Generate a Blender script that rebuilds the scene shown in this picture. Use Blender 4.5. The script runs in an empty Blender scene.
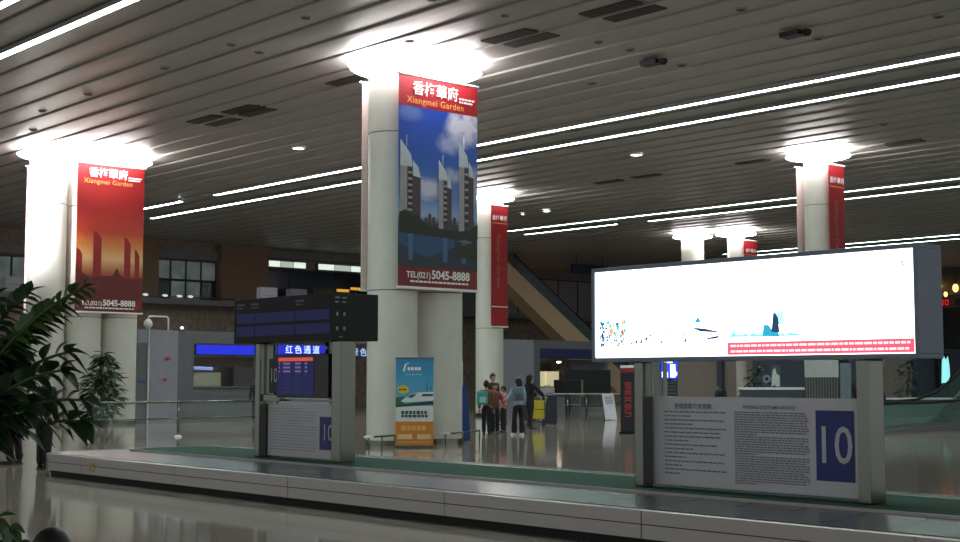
import bpy, bmesh, math, random
from mathutils import Vector, Matrix
random.seed(7)
S = bpy.context.scene
COL = S.collection
PI = math.pi

# ------------------------------------------------------------------ camera
F_PX, HORIZON, EYE = 1350.0, 378.0, 1.58
pitch = math.atan((HORIZON - 271) / F_PX)
psi = math.atan(1226 / math.hypot(F_PX, HORIZON - 271))
hd = Vector((-math.cos(psi), math.sin(psi), 0))
rt = Vector((math.sin(psi), math.cos(psi), 0))
fw = hd * math.cos(pitch) + Vector((0, 0, math.sin(pitch)))
upv = rt.cross(fw)
AW = math.atan2(rt.y, rt.x)   # turn of things that face the camera side of the hall
cd = bpy.data.cameras.new('camera'); cam = bpy.data.objects.new('camera', cd); COL.objects.link(cam)
cd.sensor_width = 36; cd.lens = F_PX / 960 * 36; cd.clip_end = 400; cd.clip_start = .05
mw = Matrix((rt, upv, -fw)).transposed().to_4x4(); mw.translation = Vector((0, 0, EYE))
cam.matrix_world = mw
S.camera = cam
# ------------------------------------------------------------------ light and exposure
AMB = (0.50, 0.50, 0.52); AMB_S = 1.08
DISC_E, STRIP_E, BILL_E = 20.0, 26.0, 2.4
w = bpy.data.worlds.new('hall_ambient'); S.world = w; w.use_nodes = True
bg = w.node_tree.nodes['Background']; bg.inputs[0].default_value = (*AMB, 1); bg.inputs[1].default_value = AMB_S
S.view_settings.view_transform = 'Standard'; S.view_settings.look = 'None'
S.view_settings.exposure = 0.2; S.view_settings.gamma = 1.0; S.view_settings.use_curve_mapping = False
S.cycles.use_denoising = True

# ------------------------------------------------------------------ materials
def lin(c):
    return tuple(((v / 255) / 12.92 if v / 255 <= .04045 else ((v / 255 + .055) / 1.055) ** 2.4) for v in c)
MATS = {}
def M(name, rgb, rough=.6, metal=0.0, var=.06, scale=6.0, bump=0.0, emit=0.0, alpha=1.0, trans=0.0, coat=0.0):
    if name in MATS: return MATS[name]
    m = bpy.data.materials.new(name); m.use_nodes = True; nt = m.node_tree
    b = nt.nodes['Principled BSDF']; c = lin(rgb)
    tc = nt.nodes.new('ShaderNodeTexCoord'); no = nt.nodes.new('ShaderNodeTexNoise'); no.inputs['Scale'].default_value = scale
    nt.links.new(tc.outputs['Object'], no.inputs['Vector'])
    cr = nt.nodes.new('ShaderNodeValToRGB')
    cr.color_ramp.elements[0].position = .3; cr.color_ramp.elements[1].position = .7
    cr.color_ramp.elements[0].color = (*[v * (1 - var) for v in c], 1); cr.color_ramp.elements[1].color = (*[min(1, v * (1 + var)) for v in c], 1)
    nt.links.new(no.outputs['Fac'], cr.inputs[0]); nt.links.new(cr.outputs[0], b.inputs['Base Color'])
    b.inputs['Roughness'].default_value = rough; b.inputs['Metallic'].default_value = metal
    if coat: b.inputs['Coat Weight'].default_value = coat; b.inputs['Coat Roughness'].default_value = .08
    if trans: b.inputs['Transmission Weight'].default_value = trans; b.inputs['IOR'].default_value = 1.1
    if alpha < 1: b.inputs['Alpha'].default_value = alpha
    if emit:
        nt.links.new(cr.outputs[0], b.inputs['Emission Color']); b.inputs['Emission Strength'].default_value = emit
    if bump:
        bp = nt.nodes.new('ShaderNodeBump'); bp.inputs['Strength'].default_value = bump; bp.inputs['Distance'].default_value = .01
        nt.links.new(no.outputs['Fac'], bp.inputs['Height']); nt.links.new(bp.outputs[0], b.inputs['Normal'])
    MATS[name] = m
    return m

# floor: large polished stone slabs with thin joints
def floor_mat():
    m = bpy.data.materials.new('polished_stone'); m.use_nodes = True; nt = m.node_tree; b = nt.nodes['Principled BSDF']
    tc = nt.nodes.new('ShaderNodeTexCoord')
    br = nt.nodes.new('ShaderNodeTexBrick'); br.offset = 0.0; br.inputs['Scale'].default_value = 1.0
    br.inputs['Brick Width'].default_value = 1.2; br.inputs['Row Height'].default_value = 1.2; br.inputs['Mortar Size'].default_value = .006
    br.inputs['Color1'].default_value = (*lin((158, 144, 134)), 1); br.inputs['Color2'].default_value = (*lin((164, 150, 140)), 1)
    br.inputs['Mortar'].default_value = (*lin((92, 86, 82)), 1)
    nt.links.new(tc.outputs['Object'], br.inputs['Vector'])
    no = nt.nodes.new('ShaderNodeTexNoise'); no.inputs['Scale'].default_value = 24; no.inputs['Detail'].default_value = 6
    nt.links.new(tc.outputs['Object'], no.inputs['Vector'])
    mx = nt.nodes.new('ShaderNodeMix'); mx.data_type = 'RGBA'; mx.blend_type = 'MULTIPLY'; mx.inputs[0].default_value = .25
    nt.links.new(br.outputs['Color'], mx.inputs[6]); nt.links.new(no.outputs['Fac'], mx.inputs[7])
    nt.links.new(mx.outputs[2], b.inputs['Base Color'])
    b.inputs['Roughness'].default_value = .075; b.inputs['IOR'].default_value = 1.55
    return m
def steel_mat(name, rgb, rough, stretch=(1, 1, 60)):
    m = bpy.data.materials.new(name); m.use_nodes = True; nt = m.node_tree; b = nt.nodes['Principled BSDF']
    tc = nt.nodes.new('ShaderNodeTexCoord'); mp = nt.nodes.new('ShaderNodeMapping'); mp.inputs['Scale'].default_value = stretch
    no = nt.nodes.new('ShaderNodeTexNoise'); no.inputs['Scale'].default_value = 4
    nt.links.new(tc.outputs['Object'], mp.inputs[0]); nt.links.new(mp.outputs[0], no.inputs['Vector'])
    cr = nt.nodes.new('ShaderNodeValToRGB'); c = lin(rgb)
    cr.color_ramp.elements[0].color = (*[v * .85 for v in c], 1); cr.color_ramp.elements[1].color = (*[min(1, v * 1.15) for v in c], 1)
    nt.links.new(no.outputs['Fac'], cr.inputs[0]); nt.links.new(cr.outputs[0], b.inputs['Base Color'])
    b.inputs['Metallic'].default_value = .9; b.inputs['Roughness'].default_value = rough
    MATS[name] = m
    return m
def ramp_print(name, stops, z0, z1, clouds=None, rough=.45, blobs=()):
    """printed picture whose colour runs up the sheet (object Z), optional cloud patches"""
    m = bpy.data.materials.new(name); m.use_nodes = True; nt = m.node_tree; b = nt.nodes['Principled BSDF']
    tc = nt.nodes.new('ShaderNodeTexCoord'); sx = nt.nodes.new('ShaderNodeSeparateXYZ'); nt.links.new(tc.outputs['Object'], sx.inputs[0])
    mr = nt.nodes.new('ShaderNodeMapRange'); mr.inputs[1].default_value = z0; mr.inputs[2].default_value = z1
    nt.links.new(sx.outputs[2], mr.inputs[0])
    cr = nt.nodes.new('ShaderNodeValToRGB'); e = cr.color_ramp.elements
    while len(e) < len(stops): e.new(.5)
    for k, (p, c) in enumerate(stops): e[k].position = p; e[k].color = (*lin(c), 1)
    nt.links.new(mr.outputs[0], cr.inputs[0]); out = cr.outputs[0]
    if clouds:
        col, thr, sc = clouds
        no = nt.nodes.new('ShaderNodeTexNoise'); no.inputs['Scale'].default_value = sc; no.inputs['Detail'].default_value = 5
        nt.links.new(tc.outputs['Object'], no.inputs['Vector'])
        c2 = nt.nodes.new('ShaderNodeValToRGB'); c2.color_ramp.elements[0].position = thr; c2.color_ramp.elements[1].position = thr + .15
        nt.links.new(no.outputs['Fac'], c2.inputs[0])
        mx = nt.nodes.new('ShaderNodeMix'); mx.data_type = 'RGBA'
        nt.links.new(c2.outputs[0], mx.inputs[0]); nt.links.new(out, mx.inputs[6]); mx.inputs[7].default_value = (*lin(col), 1)
        out = mx.outputs[2]
    for bx_, bz_, rx_, rz_, col, amt in blobs:
        mp = nt.nodes.new('ShaderNodeMapping'); mp.vector_type = 'POINT'; mp.inputs['Location'].default_value = (-bx_ / rx_, 0, -bz_ / rz_); mp.inputs['Scale'].default_value = (1 / rx_, 0, 1 / rz_)
        gr = nt.nodes.new('ShaderNodeTexGradient'); gr.gradient_type = 'SPHERICAL'; no = nt.nodes.new('ShaderNodeTexNoise'); no.inputs['Scale'].default_value = 3.2; no.inputs['Detail'].default_value = 6
        nt.links.new(tc.outputs['Object'], mp.inputs[0]); nt.links.new(mp.outputs[0], gr.inputs[0]); nt.links.new(tc.outputs['Object'], no.inputs['Vector'])
        ad_ = nt.nodes.new('ShaderNodeMath'); ad_.operation = 'MULTIPLY'; nt.links.new(gr.outputs['Fac'], ad_.inputs[0]); nt.links.new(no.outputs['Fac'], ad_.inputs[1])
        m2 = nt.nodes.new('ShaderNodeMapRange'); m2.inputs[1].default_value = .10; m2.inputs[2].default_value = .34; m2.inputs[4].default_value = amt; nt.links.new(ad_.outputs[0], m2.inputs[0])
        mx = nt.nodes.new('ShaderNodeMix'); mx.data_type = 'RGBA'; nt.links.new(m2.outputs[0], mx.inputs[0]); nt.links.new(out, mx.inputs[6]); mx.inputs[7].default_value = (*lin(col), 1); out = mx.outputs[2]
    nt.links.new(out, b.inputs['Base Color']); b.inputs['Roughness'].default_value = rough
    return m

FLOOR = floor_mat()
CEIL = M('ceiling_panel_metal', (168, 165, 160), .44, .05, .04, 1.5)
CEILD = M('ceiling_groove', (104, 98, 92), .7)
STEEL = steel_mat('brushed_steel', (112, 116, 106), .2)
STEELH = steel_mat('brushed_steel_side', (150, 148, 142), .3, (1, 60, 60)); STEELH.node_tree.nodes['Principled BSDF'].inputs['Metallic'].default_value = .55
PLATE = M('carousel_plate_metal', (92, 94, 96), .26, .7, .12, 8)
DARK = M('dark_plastic', (22, 23, 26), .5)
BLACK = M('black_rubber', (12, 12, 13), .7)
WHITE = M('white_paint', (232, 230, 226), .45, 0, .03)
COLW = M('column_cladding', (208, 205, 195), .42, 0, .03, 2)
SEAM = M('column_joint', (120, 116, 112), .8)
GREEN = M('green_carpet', (20, 62, 46), .95, 0, .2, 60, .5)
RED = M('banner_red', (158, 26, 34), .5)
REDD = M('banner_dark_red', (128, 26, 32), .5)
INKW = M('ink_white', (240, 238, 235), .5)
INKY = M('ink_gold', (226, 168, 92), .5)
INKG = M('ink_grey', (126, 130, 138), .6)
NAVY = M('sign_navy', (26, 44, 120), .45)
GLASS = M('clear_glass', (170, 190, 185), .05, 0, .02, 3, alpha=.12)
GREY = M('partition_grey', (138, 138, 148), .55)
GREYD = M('partition_dark_grey', (96, 97, 100), .55)
FRAME = M('billboard_frame_grey', (118, 134, 148), .45)

# ------------------------------------------------------------------ mesh builder
class MB:
    def __init__(s): s.v = []; s.f = []; s.mi = []; s.mats = []; s.sm = []
    def slot(s, m):
        if m not in s.mats: s.mats.append(m)
        return s.mats.index(m)
    def poly(s, pts, m, smooth=False):
        n = len(s.v); s.v += [tuple(p) for p in pts]; s.f.append(tuple(range(n, n + len(pts)))); s.mi.append(s.slot(m)); s.sm.append(smooth); return s
    def mesh(s, vs, fs, m, smooth=False):
        n = len(s.v); s.v += [tuple(p) for p in vs]; k = s.slot(m)
        for f in fs: s.f.append(tuple(i + n for i in f)); s.mi.append(k); s.sm.append(smooth)
        return s
    def box(s, x0, x1, y0, y1, z0, z1, m, c=0.0):
        if c <= 0:
            vs = [(x, y, z) for z in (z0, z1) for y in (y0, y1) for x in (x0, x1)]
            fs = [(0, 2, 3, 1), (4, 5, 7, 6), (0, 1, 5, 4), (1, 3, 7, 5), (3, 2, 6, 7), (2, 0, 4, 6)]
            return s.mesh(vs, fs, m)
        bm = bmesh.new(); bmesh.ops.create_cube(bm, size=1)
        for v in bm.verts: v.co = Vector((x0 + (v.co.x + .5) * (x1 - x0), y0 + (v.co.y + .5) * (y1 - y0), z0 + (v.co.z + .5) * (z1 - z0)))
        bmesh.ops.bevel(bm, geom=list(bm.edges), offset=c, segments=2, affect='EDGES', profile=.6)
        bm.verts.index_update()
        s.mesh([v.co[:] for v in bm.verts], [[v.index for v in f.verts] for f in bm.faces], m); bm.free(); return s
    def lathe(s, prof, m, cx=0, cy=0, n=32, sx=1, sy=1, smooth=True, mats=None):
        vs = []; k = len(prof)
        for i in range(n):
            a = 2 * PI * i / n
            for r, z in prof: vs.append((cx + r * sx * math.cos(a), cy + r * sy * math.sin(a), z))
        base = len(s.v); s.v += vs
        for i in range(n):
            j = (i + 1) % n
            for t in range(k - 1):
                s.f.append((base + i * k + t, base + j * k + t, base + j * k + t + 1, base + i * k + t + 1))
                s.mi.append(s.slot(mats[t] if mats else m)); s.sm.append(smooth)
        return s
    def tube(s, path, r, m, n=8, r1=None, caps=True):
        P = [Vector(p) for p in path]; rr = [r + (r1 - r) * i / (len(P) - 1) for i in range(len(P))] if r1 is not None else ([r] * len(P) if not isinstance(r, (list, tuple)) else r)
        rings = []; d0 = None
        for i, p in enumerate(P):
            d = (P[min(i + 1, len(P) - 1)] - P[max(i - 1, 0)]).normalized()
            ref = Vector((0, 0, 1)) if abs(d.z) < .9 else Vector((0, 1, 0))
            u = d.cross(ref).normalized(); v = d.cross(u)
            if d0 is not None and u.dot(d0) < 0: u = -u; v = -v
            d0 = u
            rings.append([p + (u * math.cos(2 * PI * k / n) + v * math.sin(2 * PI * k / n)) * rr[i] for k in range(n)])
        vs = [q for ring in rings for q in ring]; fs = []
        for i in range(len(P) - 1):
            for k in range(n): fs.append((i * n + k, i * n + (k + 1) % n, (i + 1) * n + (k + 1) % n, (i + 1) * n + k))
        if caps: fs.append(tuple(range(n))); fs.append(tuple((len(P) - 1) * n + k for k in range(n)))
        return s.mesh(vs, fs, m, True)
    def ball(s, c, r, m, sc=(1, 1, 1), n=12, k=8):
        vs = []; fs = []
        for i in range(k + 1):
            t = PI * i / k
            for j in range(n):
                a = 2 * PI * j / n
                vs.append((c[0] + r * sc[0] * math.sin(t) * math.cos(a), c[1] + r * sc[1] * math.sin(t) * math.sin(a), c[2] + r * sc[2] * math.cos(t)))
        for i in range(k):
            for j in range(n): fs.append((i * n + j, i * n + (j + 1) % n, (i + 1) * n + (j + 1) % n, (i + 1) * n + j))
        return s.mesh(vs, fs, m, True)
    def build(s, name, parent=None, loc=None, rotz=None, weld=True):
        me = bpy.data.meshes.new(name); me.from_pydata(s.v, [], s.f)
        for m in s.mats: me.materials.append(m)
        me.polygons.foreach_set('material_index', s.mi); me.polygons.foreach_set('use_smooth', s.sm)
        bm = bmesh.new(); bm.from_mesh(me)
        if weld: bmesh.ops.remove_doubles(bm, verts=bm.verts, dist=1e-5)
        if weld: bmesh.ops.recalc_face_normals(bm, faces=bm.faces)
        bm.to_mesh(me); bm.free(); me.update()
        o = bpy.data.objects.new(name, me); COL.objects.link(o)
        if parent: o.parent = parent
        if loc: o.location = loc
        if rotz is not None: o.rotation_euler.z = rotz
        return o
def thing(name, label, cat, loc=(0, 0, 0), rotz=0, group=None):
    o = bpy.data.objects.new(name, None); COL.objects.link(o); o.empty_display_size = .2
    o.location = loc; o.rotation_euler = (0, 0, rotz); o['label'] = label; o['category'] = cat
    if group: o['group'] = group
    return o
def tag(o, label, cat, group=None, kind=None):
    o['label'] = label; o['category'] = cat
    if group: o['group'] = group
    if kind: o['kind'] = kind
    return o
def struct(o, label=None):
    o['kind'] = 'structure'
    if label: o['label'] = label
    return o
def text(body, size, mat, parent, x, z, y=-.01, align='CENTER', bold=0.0, sx=1.0, rot=0, name='lettering', spacing=1.0):
    """flat lettering in the XZ plane, read from the -Y side, as a mesh"""
    c = bpy.data.curves.new('t', 'FONT'); c.body = body; c.size = size; c.align_x = align; c.align_y = 'CENTER'; c.offset = bold; c.resolution_u = 3
    c.space_character = spacing
    o = bpy.data.objects.new('t', c); COL.objects.link(o)
    dg = bpy.context.evaluated_depsgraph_get(); me = bpy.data.meshes.new_from_object(o.evaluated_get(dg))
    bpy.data.objects.remove(o); bpy.data.curves.remove(c)
    for v in me.vertices:
        a, b_ = v.co.x * sx, v.co.y
        if rot: a, b_ = a * math.cos(rot) - b_ * math.sin(rot), a * math.sin(rot) + b_ * math.cos(rot)
        v.co = (x + a, y, z + b_)
    me.materials.clear(); me.materials.append(mat)
    for p in me.polygons: p.material_index = 0
    me.name = name
    ob = bpy.data.objects.new(name, me); COL.objects.link(ob); ob.parent = parent
    return ob
def flat(mb, pts, m, y): mb.poly([(x, y, z) for x, z in pts], m)
def rect(mb, x0, x1, z0, z1, m, y): flat(mb, [(x0, z0), (x1, z0), (x1, z1), (x0, z1)], m, y)
def dashes(mb, x0, x1, z, h, m, y, rnd, fill=1.0, wmin=.02, wmax=.07, gap=.012):
    """one line of small print too fine to read"""
    x = x0; end = x0 + (x1 - x0) * fill
    while x < end - wmin:
        wd = min(rnd.uniform(wmin, wmax), end - x); rect(mb, x, x + wd, z - h / 2, z + h / 2, m, y); x += wd + gap

# ================================================================== STRUCTURE
XF, YR = -68.0, 88.0
b = MB(); b.box(XF - .5, 14, -12, YR + .5, -.3, 0, FLOOR); struct(b.build('floor'))
# ceiling: long sawtooth metal panels running along X
b = MB(); p0 = 15.9 - 1.04 * 25; y = p0
while y < YR + 1:
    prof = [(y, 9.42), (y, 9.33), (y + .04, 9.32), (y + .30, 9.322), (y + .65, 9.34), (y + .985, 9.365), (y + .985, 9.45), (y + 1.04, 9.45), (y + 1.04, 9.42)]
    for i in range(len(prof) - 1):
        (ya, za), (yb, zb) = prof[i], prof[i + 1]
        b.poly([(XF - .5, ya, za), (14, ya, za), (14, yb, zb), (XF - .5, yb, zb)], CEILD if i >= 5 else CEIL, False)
    y += 1.04
b.box(XF - .5, 14, p0, y, 9.6, 9.7, CEILD)
struct(b.build('ceiling', weld=False))
WBR = M('dark_brown_cladding', (140, 124, 110), .8, 0, .25, 3)
WGR = M('mezzanine_grey', (120, 120, 120), .7)
b = MB(); b.box(XF - .5, XF, -12, YR, 0, 9.6, WBR); struct(b.build('wall_back'))
WR = M('far_wall_grey', (120, 120, 128), .8, 0, .15, 1)
b = MB(); b.box(XF, 14, YR, YR + .5, 0, 9.6, WR); struct(b.build('wall_right'))

# mezzanine front on the back wall: header, brown pillar, windows
b = MB(); b.box(XF, XF + .25, 34, 41, 8.3, 8.9, WGR); b.box(XF, XF + .25, 44, 86, 8.75, 9.2, WGR); b.box(XF, XF + .25, 20, 31, 8.0, 8.5, WGR)
struct(b.build('trim_1'))
b = MB(); b.box(XF, XF + 2.0, 10, YR, 5.62, 5.92, WGR); struct(b.build('trim_2'))
BRP = M('brown_pillar_cladding', (128, 104, 86), .7)
b = MB(); b.box(XF, XF + .7, 40.9, 44.1, 5.92, 9.5, BRP); struct(b.build('trim_3'))
b = MB(); b.box(XF, XF + .7, 31.2, 36.9, 5.92, 9.5, BRP); struct(b.build('trim_4'))
WINL = M('lit_office_window', (120, 132, 126), .4, 0, .3, 1.2, emit=.16)
WIND = M('dark_window', (30, 42, 58), .2)
MULL = M('window_mullion', (24, 28, 36), .5)
def window(n, y0, y1, z0, z1, cols, rows, mats):
    t = MB(); t.box(XF + .02, XF + .12, y0, y1, z0, z1, MULL); fo = struct(t.build('window_%d' % n))
    p = MB(); dy = (y1 - y0) / cols; dz = (z1 - z0) / rows
    for i in range(cols):
        for j in range(rows):
            p.box(XF + .12, XF + .16, y0 + dy * i + .07, y0 + dy * (i + 1) - .07, z0 + dz * j + .07, z0 + dz * (j + 1) - .07, mats[(i + j * cols) % len(mats)])
    p.build('pane', fo)
window(1, 36.95, 40.85, 5.95, 8.25, 4, 2, [WIND, WINL, WINL, WIND, WINL, WINL, WINL, WINL])
window(2, 44.2, 56.0, 5.95, 8.1, 7, 1, [WIND])
window(3, 24.0, 31.1, 5.95, 7.9, 6, 1, [WIND, WINL, WINL, WINL, WINL, WIND])
window(4, 57.0, 85.0, 5.95, 8.6, 14, 1, [M('upper_floor_grey', (150, 142, 148), .5)])

# ================================================================== CEILING THINGS
def strip(x0, x1, y, label, wd=.19, group=None):
    r = thing('strip_light', label, 'light', ((x0 + x1) / 2, y, 9.25), 0, 'long ceiling strip lights')
    hx = (x1 - x0) / 2
    hm_ = M('strip_housing', (150, 148, 144), .5); MB().box(-hx, hx, -wd / 2 - .04, wd / 2 + .04, .0, .065, hm_).box(-hx, hx, -wd / 2 - .04, -wd / 2 - .01, -.03, .0, hm_).box(-hx, hx, wd / 2 + .01, wd / 2 + .04, -.03, .0, hm_).build('housing', r)
    d = MB(); n = max(1, round(hx * 2 / 6)); st = hx * 2 / n
    for i in range(n):
        d.box(-hx + st * i + .02, -hx + st * (i + 1) - .02, -wd / 2, wd / 2, -.022, .0, M('strip_tube', (225, 255, 248), .4, 0, .02, 1, emit=STRIP_E) if y < 40 else M('strip_tube_far', (205, 240, 230), .4, 0, .06, .6, emit=14.0))
    d.build('diffuser', r)
strip(-38, -6, 12.8, 'long bright strip light crossing the top left corner below another')
strip(-40, -6, 11.0, 'short glimpse of strip light at the extreme top left corner')
strip(-49.2, -4, 29.5, 'upper of the two long strip lights passing behind the blue tower banner')
strip(-55.6, -52.0, 29.5, 'short detached strip light just right of the orange sunset banner')
strip(-58.5, -4, 31.6, 'lower of the two long strip lights passing behind the blue tower banner')
strip(-51.2, -6, 48.2, 'upper strip light of the middle pair beyond the narrow red banners', .2)
strip(-51.7, -45.1, 50.0, 'short strip light right of the narrow red banner, lower of its pair', .2)
strip(-43.2, -6, 50.2, 'lower strip light of the middle pair, ending above the short white columns', .2)
strip(-51.8, -12, 67.2, 'farthest upper strip light just above the lit billboard', .2)
strip(-51.8, -12, 69.2, 'farthest lower strip light just above the lit billboard', .2)

DSC = M('ring_light_diffuser', (255, 250, 252), .4, 0, .01, 1, emit=DISC_E)
def ring_light(x, y, rx, ry, label):
    r = thing('ring_light', label, 'light', (x, y, 9.02), 0, 'glowing discs on the columns')
    d = MB(); n = 48
    prof = [(.02, .02), (.90, .02), (.98, .04), (1.0, .07), (.98, .10), (.90, .12), (.02, .12)]
    d.lathe(prof, DSC, 0, 0, n, rx, ry); d.build('diffuser', r)
    for k in range(6):
        a = PI / 6 + k * PI / 3; MB().tube([(rx * .7 * math.cos(a), ry * .7 * math.sin(a), .12), (rx * .7 * math.cos(a), ry * .7 * math.sin(a), .3)], .015, STEEL, 6).build('hanger', r)
def column(piers, rad, label, group=None, rot=0):
    cx = sum(p[0] for p in piers) / len(piers); cy = sum(p[1] for p in piers) / len(piers)
    r = thing('column', label, 'column', (cx, cy, 0), 0, 'white round-pier columns')
    for px, py in piers:
        prof = [(rad + .03, 0), (rad + .03, .12), (rad, .13)]; mt = [STEEL, STEEL]
        for z in (3.64, 7.4):
            prof += [(rad, z - .012), (rad - .02, z - .01), (rad - .02, z + .01), (rad, z + .012)]; mt += [COLW, SEAM, SEAM, SEAM]
        prof += [(rad, 9.3)]; mt += [COLW]
        MB().lathe(prof, COLW, px - cx, py - cy, 72, mats=mt, smooth=False).build('pier', r)
column([(-25.2, 20.0), (-25.2, 21.42)], .60, 'big twin-pier white column behind the blue tower banner')
column([(-43.2, 19.5), (-43.2, 20.83), (-43.2, 22.17)], .62, 'leftmost white column of three piers behind the orange sunset banner')
column([(-41.55, 38.15)], .58, 'white column behind the group of travellers, with a narrow red banner')
column([(-26.0, 39.05)], .49, 'white column rising behind the right half of the lit billboard')
column([(-45.6, 56.6)], .6, 'short-looking far white column, left of the far pair above the billboard')
column([(-43.2, 57.2)], .45, 'far white column with a small red banner, right of the far pair')
ring_light(-25.2, 20.7, 1.42, 1.75, 'glowing round ceiling disc on top of the big twin-pier column')
ring_light(-43.2, 20.83, 1.7, 2.35, 'glowing wide ceiling disc on top of the leftmost column')
ring_light(-41.55, 38.15, 1.05, 1.05, 'glowing ceiling disc half hidden right behind the blue tower banner')
ring_light(-26.0, 39.05, 1.08, 1.08, 'glowing saucer-like ceiling disc at right, above the billboard')
ring_light(-45.6, 56.6, 1.05, 1.05, 'left of the two small far ceiling discs above the billboard')
ring_light(-43.2, 57.2, 1.05, 1.05, 'right of the two small far ceiling discs above the billboard')

VENT = M('vent_dark', (66, 61, 54), .7)
def vent(x, y, label, L=1.45, W=.42):
    r = thing('ceiling_vent', label, 'vent', (x, y, 9.30), 0, 'dark vents in the ceiling')
    MB().box(-L / 2, L / 2, -W / 2, W / 2, 0, .06, VENT).build('grille', r)
    f = MB()
    for k in range(5): f.box(-L / 2, L / 2, -W / 2 + W * (k + .5) / 5 - .01, -W / 2 + W * (k + .5) / 5 + .01, -.015, 0, M('vent_slat', (84, 78, 70), .5))
    f.build('slat', r)
for x, y, t in [(-35.2, 20.72, 'first dark ceiling vent from the left, between the two big banners'), (-35.2, 21.36, 'dark ceiling vent paired behind the first vent from the left'),
                (-33.2, 20.72, 'dark ceiling vent left of centre, third along the dark vent row'), (-33.2, 21.3, 'dark ceiling vent left of centre, paired behind the third one'),
                (-28.0, 20.72, 'dark ceiling vent touching the left edge of the big column'), (-21.9, 20.72, 'dark ceiling vent just right of the big disc, front of its pair'),
                (-21.8, 21.32, 'dark ceiling vent just right of the big disc, rear of its pair'), (-18.8, 20.72, 'dark ceiling vent at the top edge, front of the rightmost pair'),
                (-18.7, 21.36, 'dark ceiling vent at the top edge, rear of the rightmost pair')]:
    vent(x, y, t)
for x, y, t in [(-23.24, 39.95, 'thin dark ceiling vent above and right of the right-hand column'), (-29.0, 39.45, 'thin dark ceiling vent left of the right-hand column'),
                (-33.8, 39.2, 'thin dark ceiling vent right of the middle downlight'), (-35.8, 39.25, 'thin dark ceiling vent below and left of the middle downlight'),
                (-24.7, 58.0, 'far thin dark ceiling vent right of the narrow red banner at right')]:
    vent(x, y, t, 1.3, .4)
def speaker(x, y, label, rad=.13):
    r = thing('ceiling_speaker', label, 'speaker', (x, y, 9.30), 0, 'round speakers in the ceiling')
    MB().lathe([(.001, 0), (rad * .8, 0), (rad, .02), (rad, .06)], M('speaker_grey', (140, 132, 124), .6), n=20).build('rim', r)
    MB().lathe([(.001, -.006), (rad * .72, -.006), (rad * .76, .0)], VENT, n=20).build('mesh_cover', r)
for x, y, t in [(-37.3, 16.6, 'small round ceiling speaker near the left edge, upper of two'), (-40.4, 17.7, 'small round ceiling speaker at the left edge, lower of two'),
                (-30.0, 16.5, 'small round ceiling speaker in the third panel row above the sunset banner'), (-34.2, 16.5, 'small round ceiling speaker up and right from the left disc'),
                (-26.8, 16.45, 'small round ceiling speaker between the top left strip light and top centre'), (-23.7, 16.4, 'small round ceiling speaker nearest the top centre edge'),
                (-27.0, 17.35, 'dark round ceiling speaker up and left of the big column'), (-23.8, 19.35, 'round ceiling speaker directly above the big glowing disc'),
                (-20.8, 17.5, 'round ceiling speaker cut by the top edge at centre'), (-20.7, 19.45, 'round ceiling speaker right of the big disc near the top'),
                (-20.9, 22.6, 'small round ceiling speaker right of the front vent pair'), (-20.9, 23.7, 'faint round ceiling speaker below the right vent pair'),
                (-21.1, 25.85, 'faint round ceiling speaker right of the square dark hatch'), (-24.0, 25.7, 'small round ceiling speaker just above the upper long strip light'),
                (-17.0, 22.8, 'faint round ceiling speaker near the top edge right of centre'), (-17.3, 26.1, 'small round ceiling speaker below the dark hatch at right'),
                (-14.5, 26.4, 'faint round ceiling speaker near the top right corner'), (-22.0, 36.6, 'dark round ceiling speaker under the strip lights at far right')]:
    speaker(x, y, t)
def hatch(x, y, label):
    r = thing('ceiling_projector_mount', label, 'ceiling fixture', (x, y, 9.15))
    MB().box(-.3, .22, -.16, .16, 0, .12, DARK, .02).build('housing', r)
    MB().lathe([(.001, -.04), (.07, -.04), (.09, .0)], BLACK, .33, 0, 16).box(.2, .4, -.08, .08, 0, .1, DARK).build('lens', r)
hatch(-21.1, 24.75, 'dark camera housing on the ceiling right of the big disc')
hatch(-17.2, 25.0, 'dark camera housing on the ceiling toward the top right')
DL = M('downlight_lens', (225, 255, 245), .3, 0, .01, 1, emit=9)
def downlight(x, y, label, rad=.19):
    r = thing('downlight', label, 'light', (x, y, 9.275), 0, 'round ceiling downlights')
    MB().lathe([(rad, 0), (rad + .04, .0), (rad + .045, .02), (rad + .045, .05)], WHITE, n=24).build('trim_ring', r)
    MB().lathe([(.001, -.01), (rad * .6, -.006), (rad, .01)], DL, n=24).build('lens', r)
downlight(-37.45, 25.66, 'round white downlight left of the big column')
downlight(-30.7, 35.1, 'round white downlight right of centre under the long strips')
downlight(-44.0, 44.0, 'small round downlight right of the narrow red banner', .16)
downlight(-45.6, 44.0, 'faintest tiny downlight beside the narrow red banner', .08)

r = thing('ceiling_spotlight', 'small ceiling spotlight aimed at the leftmost column', 'light', (-39.6, 15.2, 9.25))
MB().tube([(0, 0, .07), (0, 0, -.1)], .02, DARK, 8).build('stem', r); MB().tube([(.05, -.08, -.02), (-.12, .2, -.25)], .07, DARK, 14).build('housing', r)
ld = bpy.data.lights.new('spot', 'SPOT'); ld.energy = 7000; ld.spot_size = math.radians(44); ld.spot_blend = 1; ld.color = (1, .96, 1); ld.shadow_soft_size = .08
lo = bpy.data.objects.new('lamp', ld); COL.objects.link(lo); lo.parent = r; lo.location = (-.15, .25, -.3)
lo.rotation_euler = (Vector((-43.8, 18.95, 6.5)) - Vector((-39.75, 15.45, 8.95))).to_track_quat('-Z', 'Y').to_euler()

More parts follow.
